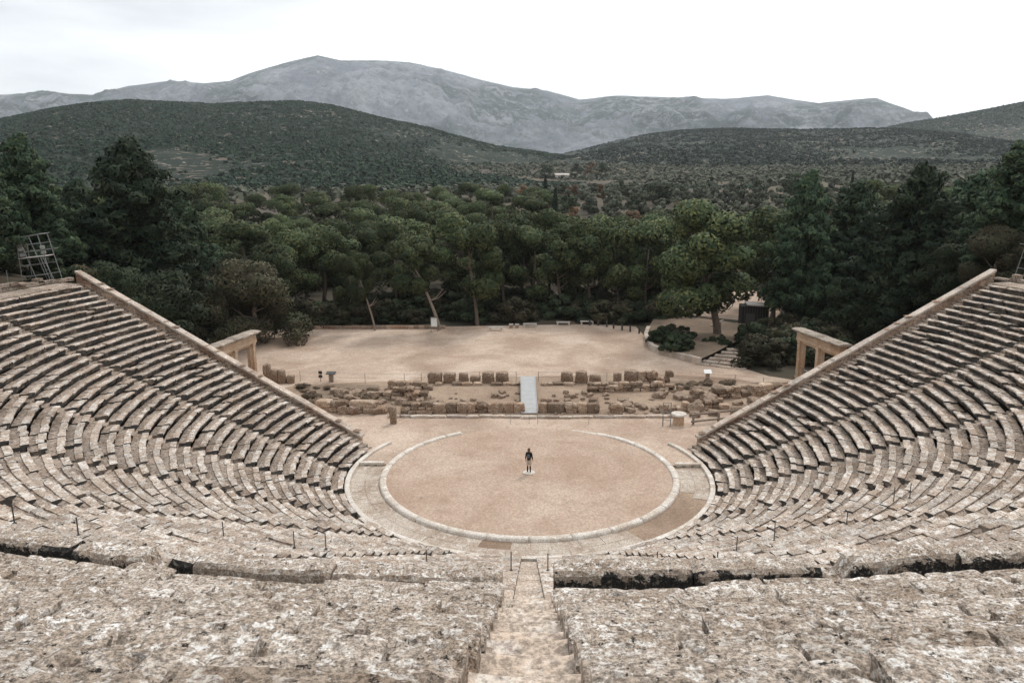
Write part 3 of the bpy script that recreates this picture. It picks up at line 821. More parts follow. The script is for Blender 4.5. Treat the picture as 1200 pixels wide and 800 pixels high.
arc_slabs(m, 12.14, 12.46, -.05, .22, -TK-.05, TK+.05, g, (1.5, 2.6), jit=.006)
o = m.build('kerb', M['pale']); tag(o, 'curved pale kerb stones at the foot of the first seat row', 'kerb')
for s, nm in ((-1, 'left'), (1, 'right')):
    m = MB(); x = 10.32
    for L in (.62, .58, .6):
        if x+L > 12.13: L = 12.13-x
        m.box((s*(x+L/2), yS, .19), (L-.01, .34, .16), rz=g.gauss(0, .006))
        m.box((s*(x+L*.5), yS, .06), (L*.62, .26, .12))
        x += L
    o = m.build('threshold_beam', M['pale']); tag(o, 'pale stone beam bridging the sunken ring on the %s side' % nm, 'stone beam', 'beams across the sunken ring')
# the sand court behind the orchestra, one sheet
A2 = lambda *q: [tuple(at(x, y, 0)[:2]) for x, y in q]
sand = [(-12.3, yS+.05), (-10.15, yS+.05)]+[P(9.76, a, 0)[:2] for a in np.linspace(-R(99), -R(261), 60)]+[(10.15, yS+.05), (12.3, yS+.05), (13.2, 5.3), (31, 10.2), (38, 17), (38, 24)]+A2((945, 448), (900, 441), (875, 433), (820, 424), (768, 410), (757, 396), (745, 383), (700, 380), (640, 381), (520, 383), (420, 384), (335, 385), (300, 391))+[(-46, 66*.6), (-46, 24), (-31, 12), (-31, 10.2), (-13.2, 5.3)]
from mathutils.geometry import tessellate_polygon
def sheet(name, pts, z, mat):
    V = [Vector((x, y, z)) for x, y in pts]; fs = tessellate_polygon([V])
    m = MB(); m.add([tuple(v) for v in V], [tuple(f) for f in fs]); o = m.build(name, mat)
    for p in o.data.polygons:
        if p.normal.z < 0: o.data.flip_normals(); break
    o['kind'] = 'structure'; return o
sheet('court_ground', sand, .06, M['sand'])
sheet('excavation_ground', [(-24, 16)]+A2((460, 487), (610, 487), (840, 486))+[(25, 16), (29, 20)]+A2((918, 455), (860, 444), (780, 439), (700, 440), (600, 442), (480, 446), (345, 452))+[(-26, 19)], .066, M['soil'])
sheet('path', A2((770, 352), (800, 368), (870, 376), (880, 385), (905, 378), (925, 352), (960, 346), (900, 340), (800, 344)), .03, M['sand'])
m = MB()
n_ = 40; c = (0, 0)
m.add([(.42*math.cos(2*PI*k/n_), .42*math.sin(2*PI*k/n_), .1) for k in range(n_)]+[(.42*math.cos(2*PI*k/n_), .42*math.sin(2*PI*k/n_), .15) for k in range(n_)]+[(.38*math.cos(2*PI*k/n_), .38*math.sin(2*PI*k/n_), .165) for k in range(n_)],
      [(k, (k+1) % n_, n_+(k+1) % n_, n_+k) for k in range(n_)]+[(n_+k, n_+(k+1) % n_, 2*n_+(k+1) % n_, 2*n_+k) for k in range(n_)]+[tuple(range(2*n_, 3*n_))])
o = m.build('centre_stone', M['pale']); tag(o, 'small round pale stone set in the middle of the orchestra', 'stone')
#MARK2
# ------------------------------------------------------------------ loose stones and ruins behind the orchestra
def stone_me(seed, rough=.10):
    g = random.Random(seed); import bmesh
    bm = bmesh.new(); bmesh.ops.create_cube(bm, size=1); bmesh.ops.subdivide_edges(bm, edges=bm.edges[:], cuts=3, use_grid_fill=True)
    for v in bm.verts:
        c = v.co; k = 1-.10*(abs(c.x*2)**6*abs(c.y*2)**6+abs(c.y*2)**6*abs(c.z*2)**6+abs(c.x*2)**6*abs(c.z*2)**6)*.6
        n1 = Vector((nv3(c.x*1.7+seed, c.y*1.7, c.z*1.7), nv3(c.x*1.7, c.y*1.7+seed, c.z*1.7), nv3(c.x*1.7, c.y*1.7, c.z*1.7+seed)))
        n2 = Vector((nv3(c.x*5+seed, c.y*5, c.z*5), nv3(c.x*5, c.y*5+seed, c.z*5), nv3(c.x*5, c.y*5, c.z*5+seed)))
        v.co = c*k+n1*rough*1.4+n2*rough*.6
    me = bpy.data.meshes.new('stone'); bm.to_mesh(me); bm.free(); return me
SQ = [stone_me(i, .05) for i in range(4)]; RO = [stone_me(i+10, .15) for i in range(6)]
for me in SQ+RO: me.materials.append(M['ruin'])
PALE = [me.copy() for me in SQ+RO]
for me in PALE: me.materials.clear(); me.materials.append(M['walls'])
def put_stone(me, x, y, z, d, rz, label, cat='stone', group=None, name='stone', tilt=.06):
    o = bpy.data.objects.new(name, me); col.objects.link(o); o.location = (x, y, z+d[2]*.5-.04); o.scale = d
    o.rotation_euler = (rng.gauss(0, tilt), rng.gauss(0, tilt), rz); tag(o, label, cat, group); return o
g = random.Random(8)
PXM = 79/900.0
blocks = [(502, 518, 12, 'L'), (520, 534, 11, 'L'), (538, 549, 11, 'L'), (551, 563, 8, 'L'), (565, 579, 12, 'L'), (581, 596, 12, 'L'), (657, 671, 12, 'R'), (674, 688, 13, 'R'), (691, 704, 9, 'R'), (719, 728, 11, 'R'), (731, 747, 14, 'R')]
words = ['westernmost big squared block in the back row of the ruins, next to the rubble mound', 'second big squared block from the left end of the back row of ruins', 'narrow squared block third from the left in the back row of ruins', 'shortest squared block in the row left of the pale walkway', 'big squared block second to the left of the pale walkway', 'big squared block nearest the pale walkway on its left', 'big squared block nearest the pale walkway on its right', 'rounded tall block second to the right of the pale walkway', 'low squat block third to the right of the pale walkway', 'narrow squared block left of the largest block at the right end', 'largest squared block at the right end of the back row of ruins']
for (x0, x1, hpx, sd), wd_ in zip(blocks, words):
    p = at((x0+x1)/2, 448, .05); wm = (x1-x0)*PXM*.97
    put_stone(SQ[g.randint(0, 3)], p.x, p.y, .05, (wm, wm*.75, hpx*PXM*1.02+.05), g.gauss(0, .06), wd_, 'stone block', 'big blocks in the back row of ruins', 'stone_block', .02)
def rubble_wall(px0, py0, px1, py1, h, label, depth=.7, Ls=(.5, 1.1), courses=2, z0=.05, mat='ruin', name='ruined_wall', holes=.12, cat='wall'):
    a, b = at(px0, py0, z0), at(px1, py1, z0); d = b-a; L = d.length; rz = math.atan2(d.y, d.x); m = MB()
    for c in range(courses):
        u = 0; hh = h/courses
        while u < L:
            l = g.uniform(*Ls)
            if not (c == courses-1 and g.random() < holes*2) and g.random() > holes*.3:
                p = a+d*((u+l/2)/L); dd = depth*g.uniform(.8, 1.15)
                base = (SQ+RO)[g.randint(0, 5)]
                T = Matrix.Translation((p.x+g.gauss(0, .03), p.y+g.gauss(0, .05), z0+c*hh+hh*.5)) @ Matrix.Rotation(rz+g.gauss(0, .05), 4, 'Z') @ Matrix.Diagonal((l*1.0, dd, hh*g.uniform(.95, 1.12), 1))
                m.add([tuple(T @ v.co) for v in base.vertices], [tuple(p_.vertices) for p_ in base.polygons])
            u += l
    o = m.build(name, M[mat]); tag(o, label, cat); return o
rubble_wall(506, 483, 609, 483, .85, 'low front wall of reddish blocks left of the pale walkway', courses=1, Ls=(.7, 1.5), holes=.02)
rubble_wall(631, 483, 726, 483, .85, 'low front wall of reddish blocks right of the pale walkway', courses=1, Ls=(.7, 1.5), holes=.02)
rubble_wall(455, 489, 610, 489, .22, 'thin pale line of sill stones left of the walkway foot', courses=1, Ls=(.8, 2.0), depth=.4, mat='cap', holes=.03, name='stone_sill', cat='sill')
rubble_wall(610, 490, 790, 489, .22, 'thin pale line of sill stones right of the walkway foot', courses=1, Ls=(.8, 2.0), depth=.4, mat='cap', holes=.03, name='stone_sill', cat='sill')
rubble_wall(470, 484, 500, 484, 1.0, 'stacked rubble corner at the end of the left front wall', courses=3)
rubble_wall(452, 468, 498, 468, 1.2, 'tallest stacked rubble wall in the left part of the ruins', courses=3, depth=1.0)
rubble_wall(456, 455, 498, 456, .8, 'rubble wall joining the left mound to the back row of blocks', courses=2, depth=.9)
rubble_wall(372, 482, 450, 483, 1.05, 'long two-course wall of big reddish blocks at the left edge of the ruins', courses=2, Ls=(1.0, 2.6), holes=.05, depth=1.0)
rubble_wall(688, 459, 780, 457, .9, 'long stacked rubble wall behind the right part of the ruins', courses=3)
rubble_wall(748, 450, 782, 449, 1.3, 'tall stack of upright blocks at the right of the back row', courses=2, Ls=(.4, .9))
rubble_wall(785, 482, 850, 478, .8, 'broken rubble wall low in the right part of the ruins', courses=2)
rubble_wall(800, 470, 905, 461, 1.0, 'thick reddish rubble wall near the right portal', courses=2, depth=1.1, Ls=(.6, 1.5))
rubble_wall(862, 459, 915, 455, .7, 'short wall of pale brown blocks beside the right portal', courses=1, Ls=(.8, 1.8))
sheet('soil_patch', A2((345, 454), (400, 451), (444, 452), (450, 466), (440, 474), (380, 474), (358, 466)), .075, M['bedsoil'])
sheet('soil_patch', A2((780, 447), (830, 447), (870, 452), (860, 459), (800, 457)), .075, M['bedsoil'])
rubble_wall(504, 470, 606, 470, .3, 'faint low foundation line on the bare soil left of the walkway', courses=1, Ls=(.5, 1.6), holes=.3, mat='walls')
rubble_wall(634, 470, 716, 470, .3, 'faint low foundation line on the bare soil right of the walkway', courses=1, Ls=(.5, 1.6), holes=.3, mat='walls')
rubble_wall(500, 451, 606, 451, .28, 'low dark footing under the back row of blocks at the left', courses=1, Ls=(.5, 1.3), holes=.15)
rubble_wall(634, 451, 750, 451, .28, 'low dark footing under the back row of blocks at the right', courses=1, Ls=(.5, 1.3), holes=.15)
def scatter(n, pxr, pyr, sr, label, group):
    for _ in range(n):
        px, py = g.uniform(*pxr), g.uniform(*pyr); p = at(px, py, .05); s = g.uniform(*sr)
        put_stone(RO[g.randint(0, 5)] if g.random() < .7 else PALE[g.randint(0, 9)], p.x, p.y, .05, (s*g.uniform(.8, 1.5), s*g.uniform(.7, 1.1), s*g.uniform(.45, .85)), g.uniform(0, PI), label, 'stone', group, 'ruin_stone', .15)
scatter(46, (385, 500), (455, 488), (.3, .95), 'reddish fallen stone in the rubble mound at the left of the ruins', 'fallen stones of the left mound')
scatter(16, (505, 608), (459, 474), (.2, .6), 'small fallen stone on bare soil left of the pale walkway', 'small stones left of the walkway')
scatter(26, (632, 715), (459, 475), (.2, .6), 'small fallen stone on bare soil right of the pale walkway', 'small stones right of the walkway')
scatter(34, (715, 800), (454, 484), (.3, .9), 'reddish fallen stone between the long rubble walls at the right', 'fallen stones of the right mound')
scatter(34, (795, 900), (458, 488), (.35, 1.1), 'large reddish boulder heaped near the right portal', 'boulders near the right portal')
scatter(26, (560, 790), (484.5, 487), (.12, .3), 'fist-sized stone lying along the sill line', 'small stones along the sill line')
for px, hh, lab in ((314, 2.0, 'tallest broken pier stub beside the left portal'), (322, 1.5, 'middle broken pier stub beside the left portal'), (331, 1.45, 'broken pier stub farthest from the left portal'), (341, .9, 'low dark block at the end of the pier stubs')):
    p = at(px, 449, 0); put_stone(SQ[g.randint(0, 3)], p.x, p.y, 0, (.75, .8, hh), .2, lab, 'stone block', 'broken piers beside the left portal', 'broken_pier', .02)
p = at(461, 496, .05); put_stone(SQ[1], p.x, p.y, .05, (.55, .5, 1.5), 0, 'dark upright stone post in front of the left mound', 'stone post', None, 'stone_post', .02).data = SQ[1]
al = empty('stone_altar', at(795, 497, .05)); tag(al, 'round-topped pale stone altar standing before the right rubble', 'altar')
m = MB(); m.tube((0, 0, 0), (0, 0, .75), .48, .42, 14); m.build('base', M['gate'], al)
m = MB(); m.tube((0, 0, .751), (0, 0, .83), .5, .66, 16, cap=True); m.tube((0, 0, .832), (0, 0, .96), .68, .62, 16); m.build('top', M['pale'], al)
# pale metal walkway
a, b = at(620.5, 484, .15), at(618.5, 441, .75)
wk = empty('walkway_ramp', (a.x, a.y, 0), math.atan2(b.y-a.y, b.x-a.x)-PI/2); tag(wk, 'pale straight metal walkway crossing the ruins behind the orchestra', 'walkway')
Lw = math.hypot(b.x-a.x, b.y-a.y); sl_ = math.atan2(.6, Lw)
m = MB(); npan = 9
for k in range(npan):
    y0 = Lw*k/npan; m.box((0, y0+Lw/npan/2, .15+.6*(k+.5)/npan), (1.32, Lw/npan*.985, .05), M=Matrix.Rotation(sl_, 4, 'X'))
m.build('deck', M['ramp'], wk)
for s in (-1, 1):
    m = MB(); m.box((s*.70, Lw/2, .44), (.06, Lw, .16), M=Matrix.Rotation(sl_, 4, 'X')); m.build('side_rail', M['ramp'], wk)
for k in range(4):
    y0 = Lw*(k+.7)/4.4; z = .12+.6*y0/Lw
    for s in (-1, 1):
        m = MB(); m.box((s*.6, y0, z/2), (.08, .08, z)); m.build('support', M['darkmetal'], wk)
# ------------------------------------------------------------------ portals
def portal(s, label, farp, nearp):
    fa, ne = at(*farp, 5.15), at(*nearp, 5.15); d = fa-ne; Lg = math.hypot(d.x, d.y)
    mid = (fa+ne)/2+Vector((-s*-.0, 0, 0)); rz = math.atan2(d.y, d.x)-PI/2
    t = empty('stone_portal', (mid.x+s*.45, mid.y, 0), rz); tag(t, label, 'portal', 'stone gateways at the side entrances')
    ix = -s          # local +x or -x faces the orchestra
    hl = Lg/2-.45
    ys = [hl-.42, -.05, -hl+.42]
    for i, y in enumerate(ys):
        m = MB(); w0 = .62 if i != 1 else .50
        m.box((-.10*ix, y, 1.92), (.40, w0, 3.84)); m.build('pier', M['gate'], t)
        for sx in (1, -1):
            m = MB(); xx = .23*sx*ix-.06*ix
            m.box((xx, y+.02, .14), (.36, .60, .28)); m.box((xx, y+.02, 2.0), (.27, .42, 3.44))
            m.box((xx, y+.02, 3.80), (.34, .50, .14)); m.box((xx, y+.02, 3.93), (.38, .56, .10))
            m.build('pilaster', M['gate'], t)
    for i in (0, 1):
        yc = (ys[i]+ys[i+1])/2; gap = abs(ys[i]-ys[i+1])-.56
        for sgn in (-1, 1):
            m = MB(); m.box((-.10*ix, yc+sgn*(gap/2-.08), 1.83), (.30, .14, 3.66)); m.build('jamb', M['gate'], t)
        m = MB(); m.box((-.10*ix, yc, 3.74), (.36, gap-.02, .14)); m.box((-.10*ix, yc, 3.885), (.42, gap-.02, .14)); m.build('lintel', M['gate'], t)
        if i == 0:
            m = MB(); m.box((-.1*ix, yc, 1.0), (.1, gap-.4, .12)); m.build('crossbar', M['metal'], t)
    m = MB()
    for k in range(3): m.box((-.02*ix, hl*(.667-k*.667), 4.15), (.80, hl*.664, .36))
    m.build('architrave', M['gate'], t)
    m = MB()
    for k in range(5): m.box((-.03*ix, hl*(.8-k*.4), 4.56), (.74, hl*.397, .44))
    m.build('frieze', M['gate'], t)
    m = MB(); g3 = random.Random(3)
    m.box((0, 0, 4.84), (1.0, Lg-.5, .10)); w_ = Lg/7
    for k in range(7):
        y = Lg/2-w_*(k+.5); vs = []; dz = g3.gauss(0, .012)
        for dx, z in ((-.70, 4.90), (-.72, 5.04), (-.3, 5.12), (.3, 5.13), (.72, 5.04), (.70, 4.90)):
            for e in (-w_/2+.012, w_/2-.012): vs.append((dx+g3.gauss(0, .03), y+e, z+dz+g3.gauss(0, .012)))
        m.add(vs, [(0, 2, 3, 1), (2, 4, 5, 3), (4, 6, 7, 5), (6, 8, 9, 7), (8, 10, 11, 9), (10, 0, 1, 11), (0, 2, 4, 6, 8, 10), (1, 3, 5, 7, 9, 11)])
    m.build('cornice', M['gatetop'], t)
    return t
portal(-1, 'ochre stone double gateway with heavy cornice behind the left retaining wall', (304, 386), (249, 406))
portal(1, 'ochre stone double gateway with heavy cornice behind the right retaining wall', (930, 383), (986, 403))
# ------------------------------------------------------------------ fences
def wire_fence(pts, label, mat='metal', h=1.05, zb=.05, wires=(.55, 1.0), r=.028, wr=.010):
    P_ = [at(x, y, zb) for x, y in pts]; t = empty('wire_fence', P_[0]); tag(t, label, 'fence')
    for p in P_:
        m = MB(); q = p-P_[0]; m.tube(q, q+Vector((0, 0, h)), r, r*.9, 6); m.build('post', M[mat], t)
    for w_ in wires:
        m = MB()
        for a_, b_ in zip(P_[:-1], P_[1:]):
            a2, b2 = a_-P_[0]+Vector((0, 0, w_)), b_-P_[0]+Vector((0, 0, w_)); mid = (a2+b2)/2-Vector((0, 0, .04))
            m.tube(a2, mid, wr, wr, 4); m.tube(mid, b2, wr, wr, 4)
        m.build('wire', M[mat], t)
wire_fence([(352, 447), (390, 448), (428, 449), (474, 449), (494, 449), (521, 447), (562, 447), (605, 447)], 'thin wire fence on slim posts left of the pale walkway')
wire_fence([(631, 447), (662, 447), (711, 448), (747, 447), (782, 448), (829, 449), (861, 451), (894, 454), (922, 459)], 'thin wire fence on slim posts curving towards the right portal')
wire_fence([(598, 497), (620, 497), (630, 497), (690, 497), (777, 499)], 'very thin low wire fence along the sill line in front of the walkway', h=.85, r=.018, wires=(.8,), wr=.006)
# rope posts on the seats near the walkway
def at_seat(px, py):
    v = ray(px, py); t = .01
    while t < 3:
        p = CAM+v*(t/900*20); r = math.hypot(p.x, p.y)
        if r < RTOP:
            z = H0+RS*(r-R0)/TR
            if p.z <= z: return p
        t += .02
    return None
def seat_pt(px, py):
    v = ray(px, py).normalized(); t = 8
    while t < 90:
        p = CAM+v*t; r = math.hypot(p.x, p.y)
        if r < RTOP+1.5 and p.z <= (H0+RS*math.floor((r-R0)/TR) if r < RTOP else ZD): return p
        t += .02
posts = [(17, 613, 22), (92, 627, 21), (262, 628, 17), (345, 641, 19), (382, 643, 19), (500, 658, 14), (599, 668, 22), (642, 668, 20), (721, 671, 15), (770, 660, 14), (840, 668, 22), (863, 646, 18), (907, 633, 21), (992, 614, 16), (1047, 588, 17), (1066, 583, 17)]
plab = ['slim metal post at the far left edge by the walkway', 'slim metal post second from the left edge by the walkway', 'slim metal post above the dark recess left of centre', 'straight slim post beside a bent handrail, left of the stair', 'slim post with a handrail arm, left of the stair', 'slim post on the seats between handrail and central stair', 'slim post at the left edge of the central stair', 'slim post at the right edge of the central stair', 'short slim post second right of the central stair', 'short faint post behind the benches right of the stair', 'tall slim post on the benches right of centre', 'slim post standing just behind the tall post right of centre', 'slim post alone between the right benches and the seats', 'slim post above the large dark recess at right', 'left one of the close pair of posts on the right seats', 'right one of the close pair of posts on the right seats']
for (px, py, hp), lb in zip(posts, plab):
    p = seat_pt(px, py)
    if p is None: continue
    dist = (MW.inverted() @ p).z*-1
    h = hp*dist/900*1.03
    m = MB(); m.tube((0, 0, -.05), (0, 0, h), .022, .02, 8); m.tube((0, 0, 0), (0, 0, .02), .07, .06, 8)
    if px == 382: m.tube((0, 0, h), (-.55, .25, h+.12), .02, .02, 8)
    m.tube((0, 0, h), (0, 0, h+.03), .03, .015, 8)
    o = m.build('metal_post', M['darkmetal'], None, p); tag(o, lb, 'post', 'slim posts along the walkway')
# ------------------------------------------------------------------ things on the court
def at0(px, py): return at(px, py, .06)
for (x0, x1, y, lb) in ((573, 589, 387, 'stone bench left of the two small seats at the back of the court'), (613, 629, 383, 'stone bench just right of the two small seats'), (652, 668, 381, 'stone bench second from the right at the back of the court'), (680, 696, 380, 'stone bench at the right end of the back row beside the bollards')):
    p = at0((x0+x1)/2, y); wm = (x1-x0)*107/900; t = empty('bench', p); tag(t, lb, 'bench', 'low stone benches at the back of the court')
    m = MB(); m.box((0, 0, .44), (wm, .5, .12)); m.build('seat', M['bench'], t)
    for s in (-1, 1):
        m = MB(); m.box((s*(wm/2-.18), 0, .19), (.22, .42, .38)); m.build('leg', M['bench'], t)
for px, lb in ((599, 'left one of two small block seats between the benches'), (606, 'right one of two small block seats between the benches')):
    p = at0(px, 384); t = empty('block_seat', p); tag(t, lb, 'stool', 'small block seats at the back of the court')
    m = MB(); m.box((0, 0, .48), (.6, .5, .1)); m.build('seat', M['bench'], t)
    m = MB(); m.box((0, 0, .21), (.46, .4, .43)); m.build('base', M['walls'], t)
bol = [(691, 381), (701, 381.5), (711, 383), (719, 385), (729, 387), (738.5, 388.5), (749, 390.5)]
bl = ['farthest left wooden bollard beside the right bench', 'second bollard from the benches', 'third bollard from the benches', 'middle-height bollard fourth from the benches', 'third bollard from the planted bed', 'second bollard from the planted bed', 'tallest bollard nearest the planted bed']
for (px, py), lb in zip(bol, bl):
    m = MB(); m.tube((0, 0, 0), (0, 0, .75), .13, .12, 10); m.tube((0, 0, .75), (0, 0, .82), .12, .05, 10)
    o = m.build('bollard', M['darkmetal'], None, at0(px, py)); tag(o, lb, 'bollard', 'dark bollards at the back of the court')
# back kerb wall
m = MB(); a = at0(335, 385.5); b = at0(522, 385); d = b-a; nseg = 30
for k in range(nseg):
    p = a+d*((k+.5)/nseg); m.box((p.x, p.y, .28+g.gauss(0, .012)), (d.length/nseg*.98, .4, .45), rz=math.atan2(d.y, d.x))
o = m.build('low_wall', M['walls']); tag(o, 'low dark stone wall along the back left edge of the court', 'wall')
# notice board under the leaning pine
t = empty('notice_board', at0(509, 389)); tag(t, 'white-faced notice board on two legs under the leaning pine', 'notice board')
m = MB(); m.box((0, 0, 1.35), (.85, .08, 1.2)); m.build('panel', M['white'], t)
for s in (-1, 1):
    m = MB(); m.box((s*.42, .0, .95), (.07, .1, 1.9)); m.build('leg', M['metal'], t)
m = MB(); m.box((0, 0, 2.0), (1.05, .3, .06)); m.build('roof', M['darkmetal'], t)
# small signs near the left fence
t = empty('small_sign', at0(376, 447)); tag(t, 'thin pole carrying two tiny dark panels by the left fence', 'sign')
m = MB(); m.tube((0, 0, 0), (0, 0, 1.0), .03, .03, 6); m.build('pole', M['darkmetal'], t)
for z in (.55, .95):
    m = MB(); m.box((0, -.04, z), (.38, .04, .3)); m.build('panel', M['wood'], t)
t = empty('lectern_sign', at0(388.5, 447)); tag(t, 'stone pedestal with a flat tilted top by the left fence', 'sign')
m = MB(); m.box((0, 0, .42), (.42, .35, .84)); m.build('pedestal', M['walls'], t)
m = MB(); m.box((0, 0, .90), (.95, .6, .06), M=Matrix.Rotation(.25, 4, 'X')); m.build('top', M['darkmetal'], t)
t = empty('small_sign', at0(829, 445)); tag(t, 'white tilted information panel on the right fence line', 'sign')
m = MB(); m.box((0, 0, .4), (.35, .3, .8)); m.build('pedestal', M['walls'], t)
m = MB(); m.box((0, 0, .86), (.75, .6, .05), M=Matrix.Rotation(.5, 4, 'X')); m.build('top', M['white'], t)
# wooden barrier near altar
t = empty('pipe_barrier', at0(781, 499)); tag(t, 'tall narrow metal hoop barrier left of the pale altar', 'barrier')
for s in (-1, 1):
    m = MB(); m.tube((s*.32, 0, 0), (s*.32, 0, 2.0), .035, .035, 6); m.build('upright', M['metal'], t)
for z in (.5, 1.2, 1.98):
    m = MB(); m.tube((-.32, 0, z), (.32, 0, z), .03, .03, 6); m.build('rail', M['metal'], t)
t = empty('log_rail', at0(810, 498)); tag(t, 'low rail of two grey beams sloping right of the altar', 'barrier')
for i, z in enumerate((.3, .8)):
    m = MB(); m.tube((0, i*.3, z), (4.6, 1.2+i*.3, z+.1), .09, .08, 7); m.build('beam', M['bark2'], t)
for x in (.2, 2.4, 4.4):
    m = MB(); m.box((x, .15+x*.26, .45), (.16, .16, .9)); m.build('post', M['bark2'], t)
# planted bed at the right: curved kerb wall, earth, steps, kiosk
bedpx = [(760, 388), (757, 396), (758, 403), (764, 410), (775, 415), (790, 419), (805, 423), (820, 427)]
m = MB(); pp = [at(x, y, .05) for x, y in bedpx]
fine = []
for a_, b_ in zip(pp[:-1], pp[1:]):
    k = max(1, int((b_-a_).length/.9))
    for i in range(k): fine.append((a_.lerp(b_, i/k), a_.lerp(b_, (i+1)/k)))
for a_, b_ in fine:
    c_ = (a_+b_)/2; d = b_-a_
    m.box((c_.x, c_.y, .40+g.gauss(0, .03)), (d.length*1.0, .5, .75+g.gauss(0, .03)), rz=math.atan2(d.y, d.x)+g.gauss(0, .03))
o = m.build('bed_wall', M['cap']); tag(o, 'curved low stone wall round the planted bed at the right', 'wall')
bp = [tuple(at(x, y, .05)[:2]) for x, y in bedpx]+A2((836, 420), (858, 408), (880, 396), (900, 388), (905, 380), (865, 384), (800, 375), (770, 372))
sheet('planted_bed', bp, .62, M['bedsoil'])
t = empty('stone_steps', (0, 0, 0)); tag(t, 'short flight of rough stone steps rising from the court beside the bed', 'steps')
for k in range(6):
    z_ = .05+.17*k; a_, b_ = at(818+7*k, 427.5-3.4*k, z_), at(875, 434-4.6*k, z_)
    d = b_-a_; L = d.length; m = MB(); u = 0
    while u < L:
        l = min(g.uniform(.8, 1.6), L-u+.01); p_ = a_+d*((u+l/2)/L)
        m.box((p_.x+g.gauss(0, .04), p_.y+.45, z_/2+g.gauss(0, .01)), (l*.98, .95, z_+.18), rz=math.atan2(d.y, d.x)+g.gauss(0, .025)); u += l
    m.build('step', M['foot'], t)
t = empty('kiosk', at(882, 382, .03), R(-8)); tag(t, 'dark wooden kiosk with a pale flat roof among the trees at the right', 'kiosk')
m = MB(); m.box((0, 0, 1.45), (3.6, 2.6, 2.9)); m.build('wall', M['wood'], t)
m = MB()
for x in np.arange(-1.7, 1.75, .34): m.box((x, -1.33, 1.45), (.06, .05, 2.8))
m.build('slats', M['darkmetal'], t)
m = MB(); m.box((.5, .1, 3.05), (3.1, 3.1, .16), M=Matrix.Rotation(.05, 4, 'Y')); m.build('roof', M['bench'], t)
m = MB(); m.box((0, -.2, .05), (4.4, 3.6, .1)); m.build('plinth', M['cap'], t)
m = MB(); m.box((-.6, -1.37, 1.2), (1.2, .04, 1.5)); m.build('shutter', M['darkmetal'], t)
t = empty('leaning_sign', at(840, 382, .62)); tag(t, 'pale plank leaning on short props beside a pine at the right bed', 'plank')
m = MB(); m.box((0, 0, .45), (1.9, .25, .08), M=Matrix.Rotation(-.45, 4, 'Y')); m.build('plank', M['bench'], t)
for x in (-.5, .5):
    m = MB(); m.box((x, 0, .2+x*.15), (.08, .1, .4+x*.3)); m.build('prop', M['bark2'], t)
t = empty('shed', (*at_d(914, 150), 0.3)); tag(t, 'small grey-green shed half hidden behind the kiosk', 'shed')
m = MB(); m.box((0, 0, 1.3), (3.4, 3, 2.6)); m.build('wall', M['darkmetal'], t)
m = MB(); m.box((0, 0, 2.7), (4, 3.6, .16)); m.build('roof', M['metal'], t)
m = MB(); m.box((.4, -1.52, 1.3), (1.0, .05, 1.0)); m.build('window', M['glass'], t)
# ------------------------------------------------------------------ scaffold towers with lamps
def tower(px, py, z, mir, label):
    p = at(px, py, z); t = empty('lighting_scaffold', (p.x, p.y, z)); tag(t, label, 'scaffold', 'lamp scaffolds above the seating'); s = mir; D = 1.3
    def T(name, segs, r=.035, mat='metal'):
        m = MB()
        for a_, b_ in segs: m.tube((a_[0]*s, a_[1], a_[2]), (b_[0]*s, b_[1], b_[2]), r, r, 6)
        m.build(name, M[mat], t)
    for y in (0, D):
        T('leg', [((0, y, -.3), (-.05, y, 2.75))]); T('leg', [((1.30, y, -.3), (.12, y, 3.45))]); T('leg', [((2.55, y, -.2), (1.75, y, 3.65))])
        T('brace', [((0, y, .12), (2.5, y, .45))]); T('brace', [((0, y, 1.05), (2.25, y, 1.30))])
        T('guard_rail', [((-.1, y, 2.15), (2.5, y, 2.45))]); T('guard_rail', [((-.1, y, 2.72), (1.95, y, 2.95))])
    T('top_rail', [((.05, 0, 3.38), (1.95, 0, 3.72))]); T('top_rail', [((0, D, 3.38), (1.95, D, 3.72))]); T('top_rail', [((.12, 0, 3.42), (.12, D, 3.42))]); T('top_rail', [((1.78, 0, 3.68), (1.78, D, 3.68))])
    T('brace', [((0, 0, .12), (0, D, .12))]); T('brace', [((0, 0, 1.05), (0, D, 1.05))]); T('brace', [((2.2, 0, 1.3), (0, D, 1.05))]); T('brace', [((.0, 0, .12), (2.5, D, .45))])
    m = MB(); m.box((1.0*s, D/2, 1.78), (2.1, D+.2, .07), M=Matrix.Rotation(-.11*s, 4, 'Y')); m.build('platform', M['bench'], t)
    ld = MB()
    for o_ in (0, .38): ld.tube(((2.45+o_)*s, -.12, -.25), ((1.82+o_*.5)*s, -.12, 1.9), .028, .028, 6)
    for k in range(7):
        f = k/6.5; ld.tube(((2.45-.63*f)*s, -.12, -.1+1.95*f), ((2.83-.82*f)*s, -.12, -.1+1.95*f), .02, .02, 5)
    ld.build('ladder', M['metal'], t)
    for (x, z_) in ((2.1, 2.62), (2.15, 2.22), (.25, 2.45), (.35, 1.98)):
        m = MB(); m.box((x*s, -.1, z_), (.30, .22, .24), M=Matrix.Rotation(.3, 4, 'X')); lm = m.build('lamp', M['metal'], t)
        m = MB(); m.box((x*s, -.215, z_-.035), (.24, .02, .18), M=Matrix.Rotation(.3, 4, 'X')); m.build('lens', M['glass'], lm)
tower(26, 327, ZD+.1, 1, 'grey lattice scaffold with ladder and lamps at the top left corner')
tower(1238, 322, ZD+.1, -1, 'grey lattice scaffold cut by the frame at the top right corner')
m = MB(); m.tube((0, 0, 0), (0, 0, 1.0), .04, .03, 6); m.tube((0, 0, 1.0), (0, 0, 1.04), .05, .02, 6); o = m.build('marker_post', M['metal'], None, at(9.5, 332, ZD)); tag(o, 'single short pale post left of the scaffold', 'post')
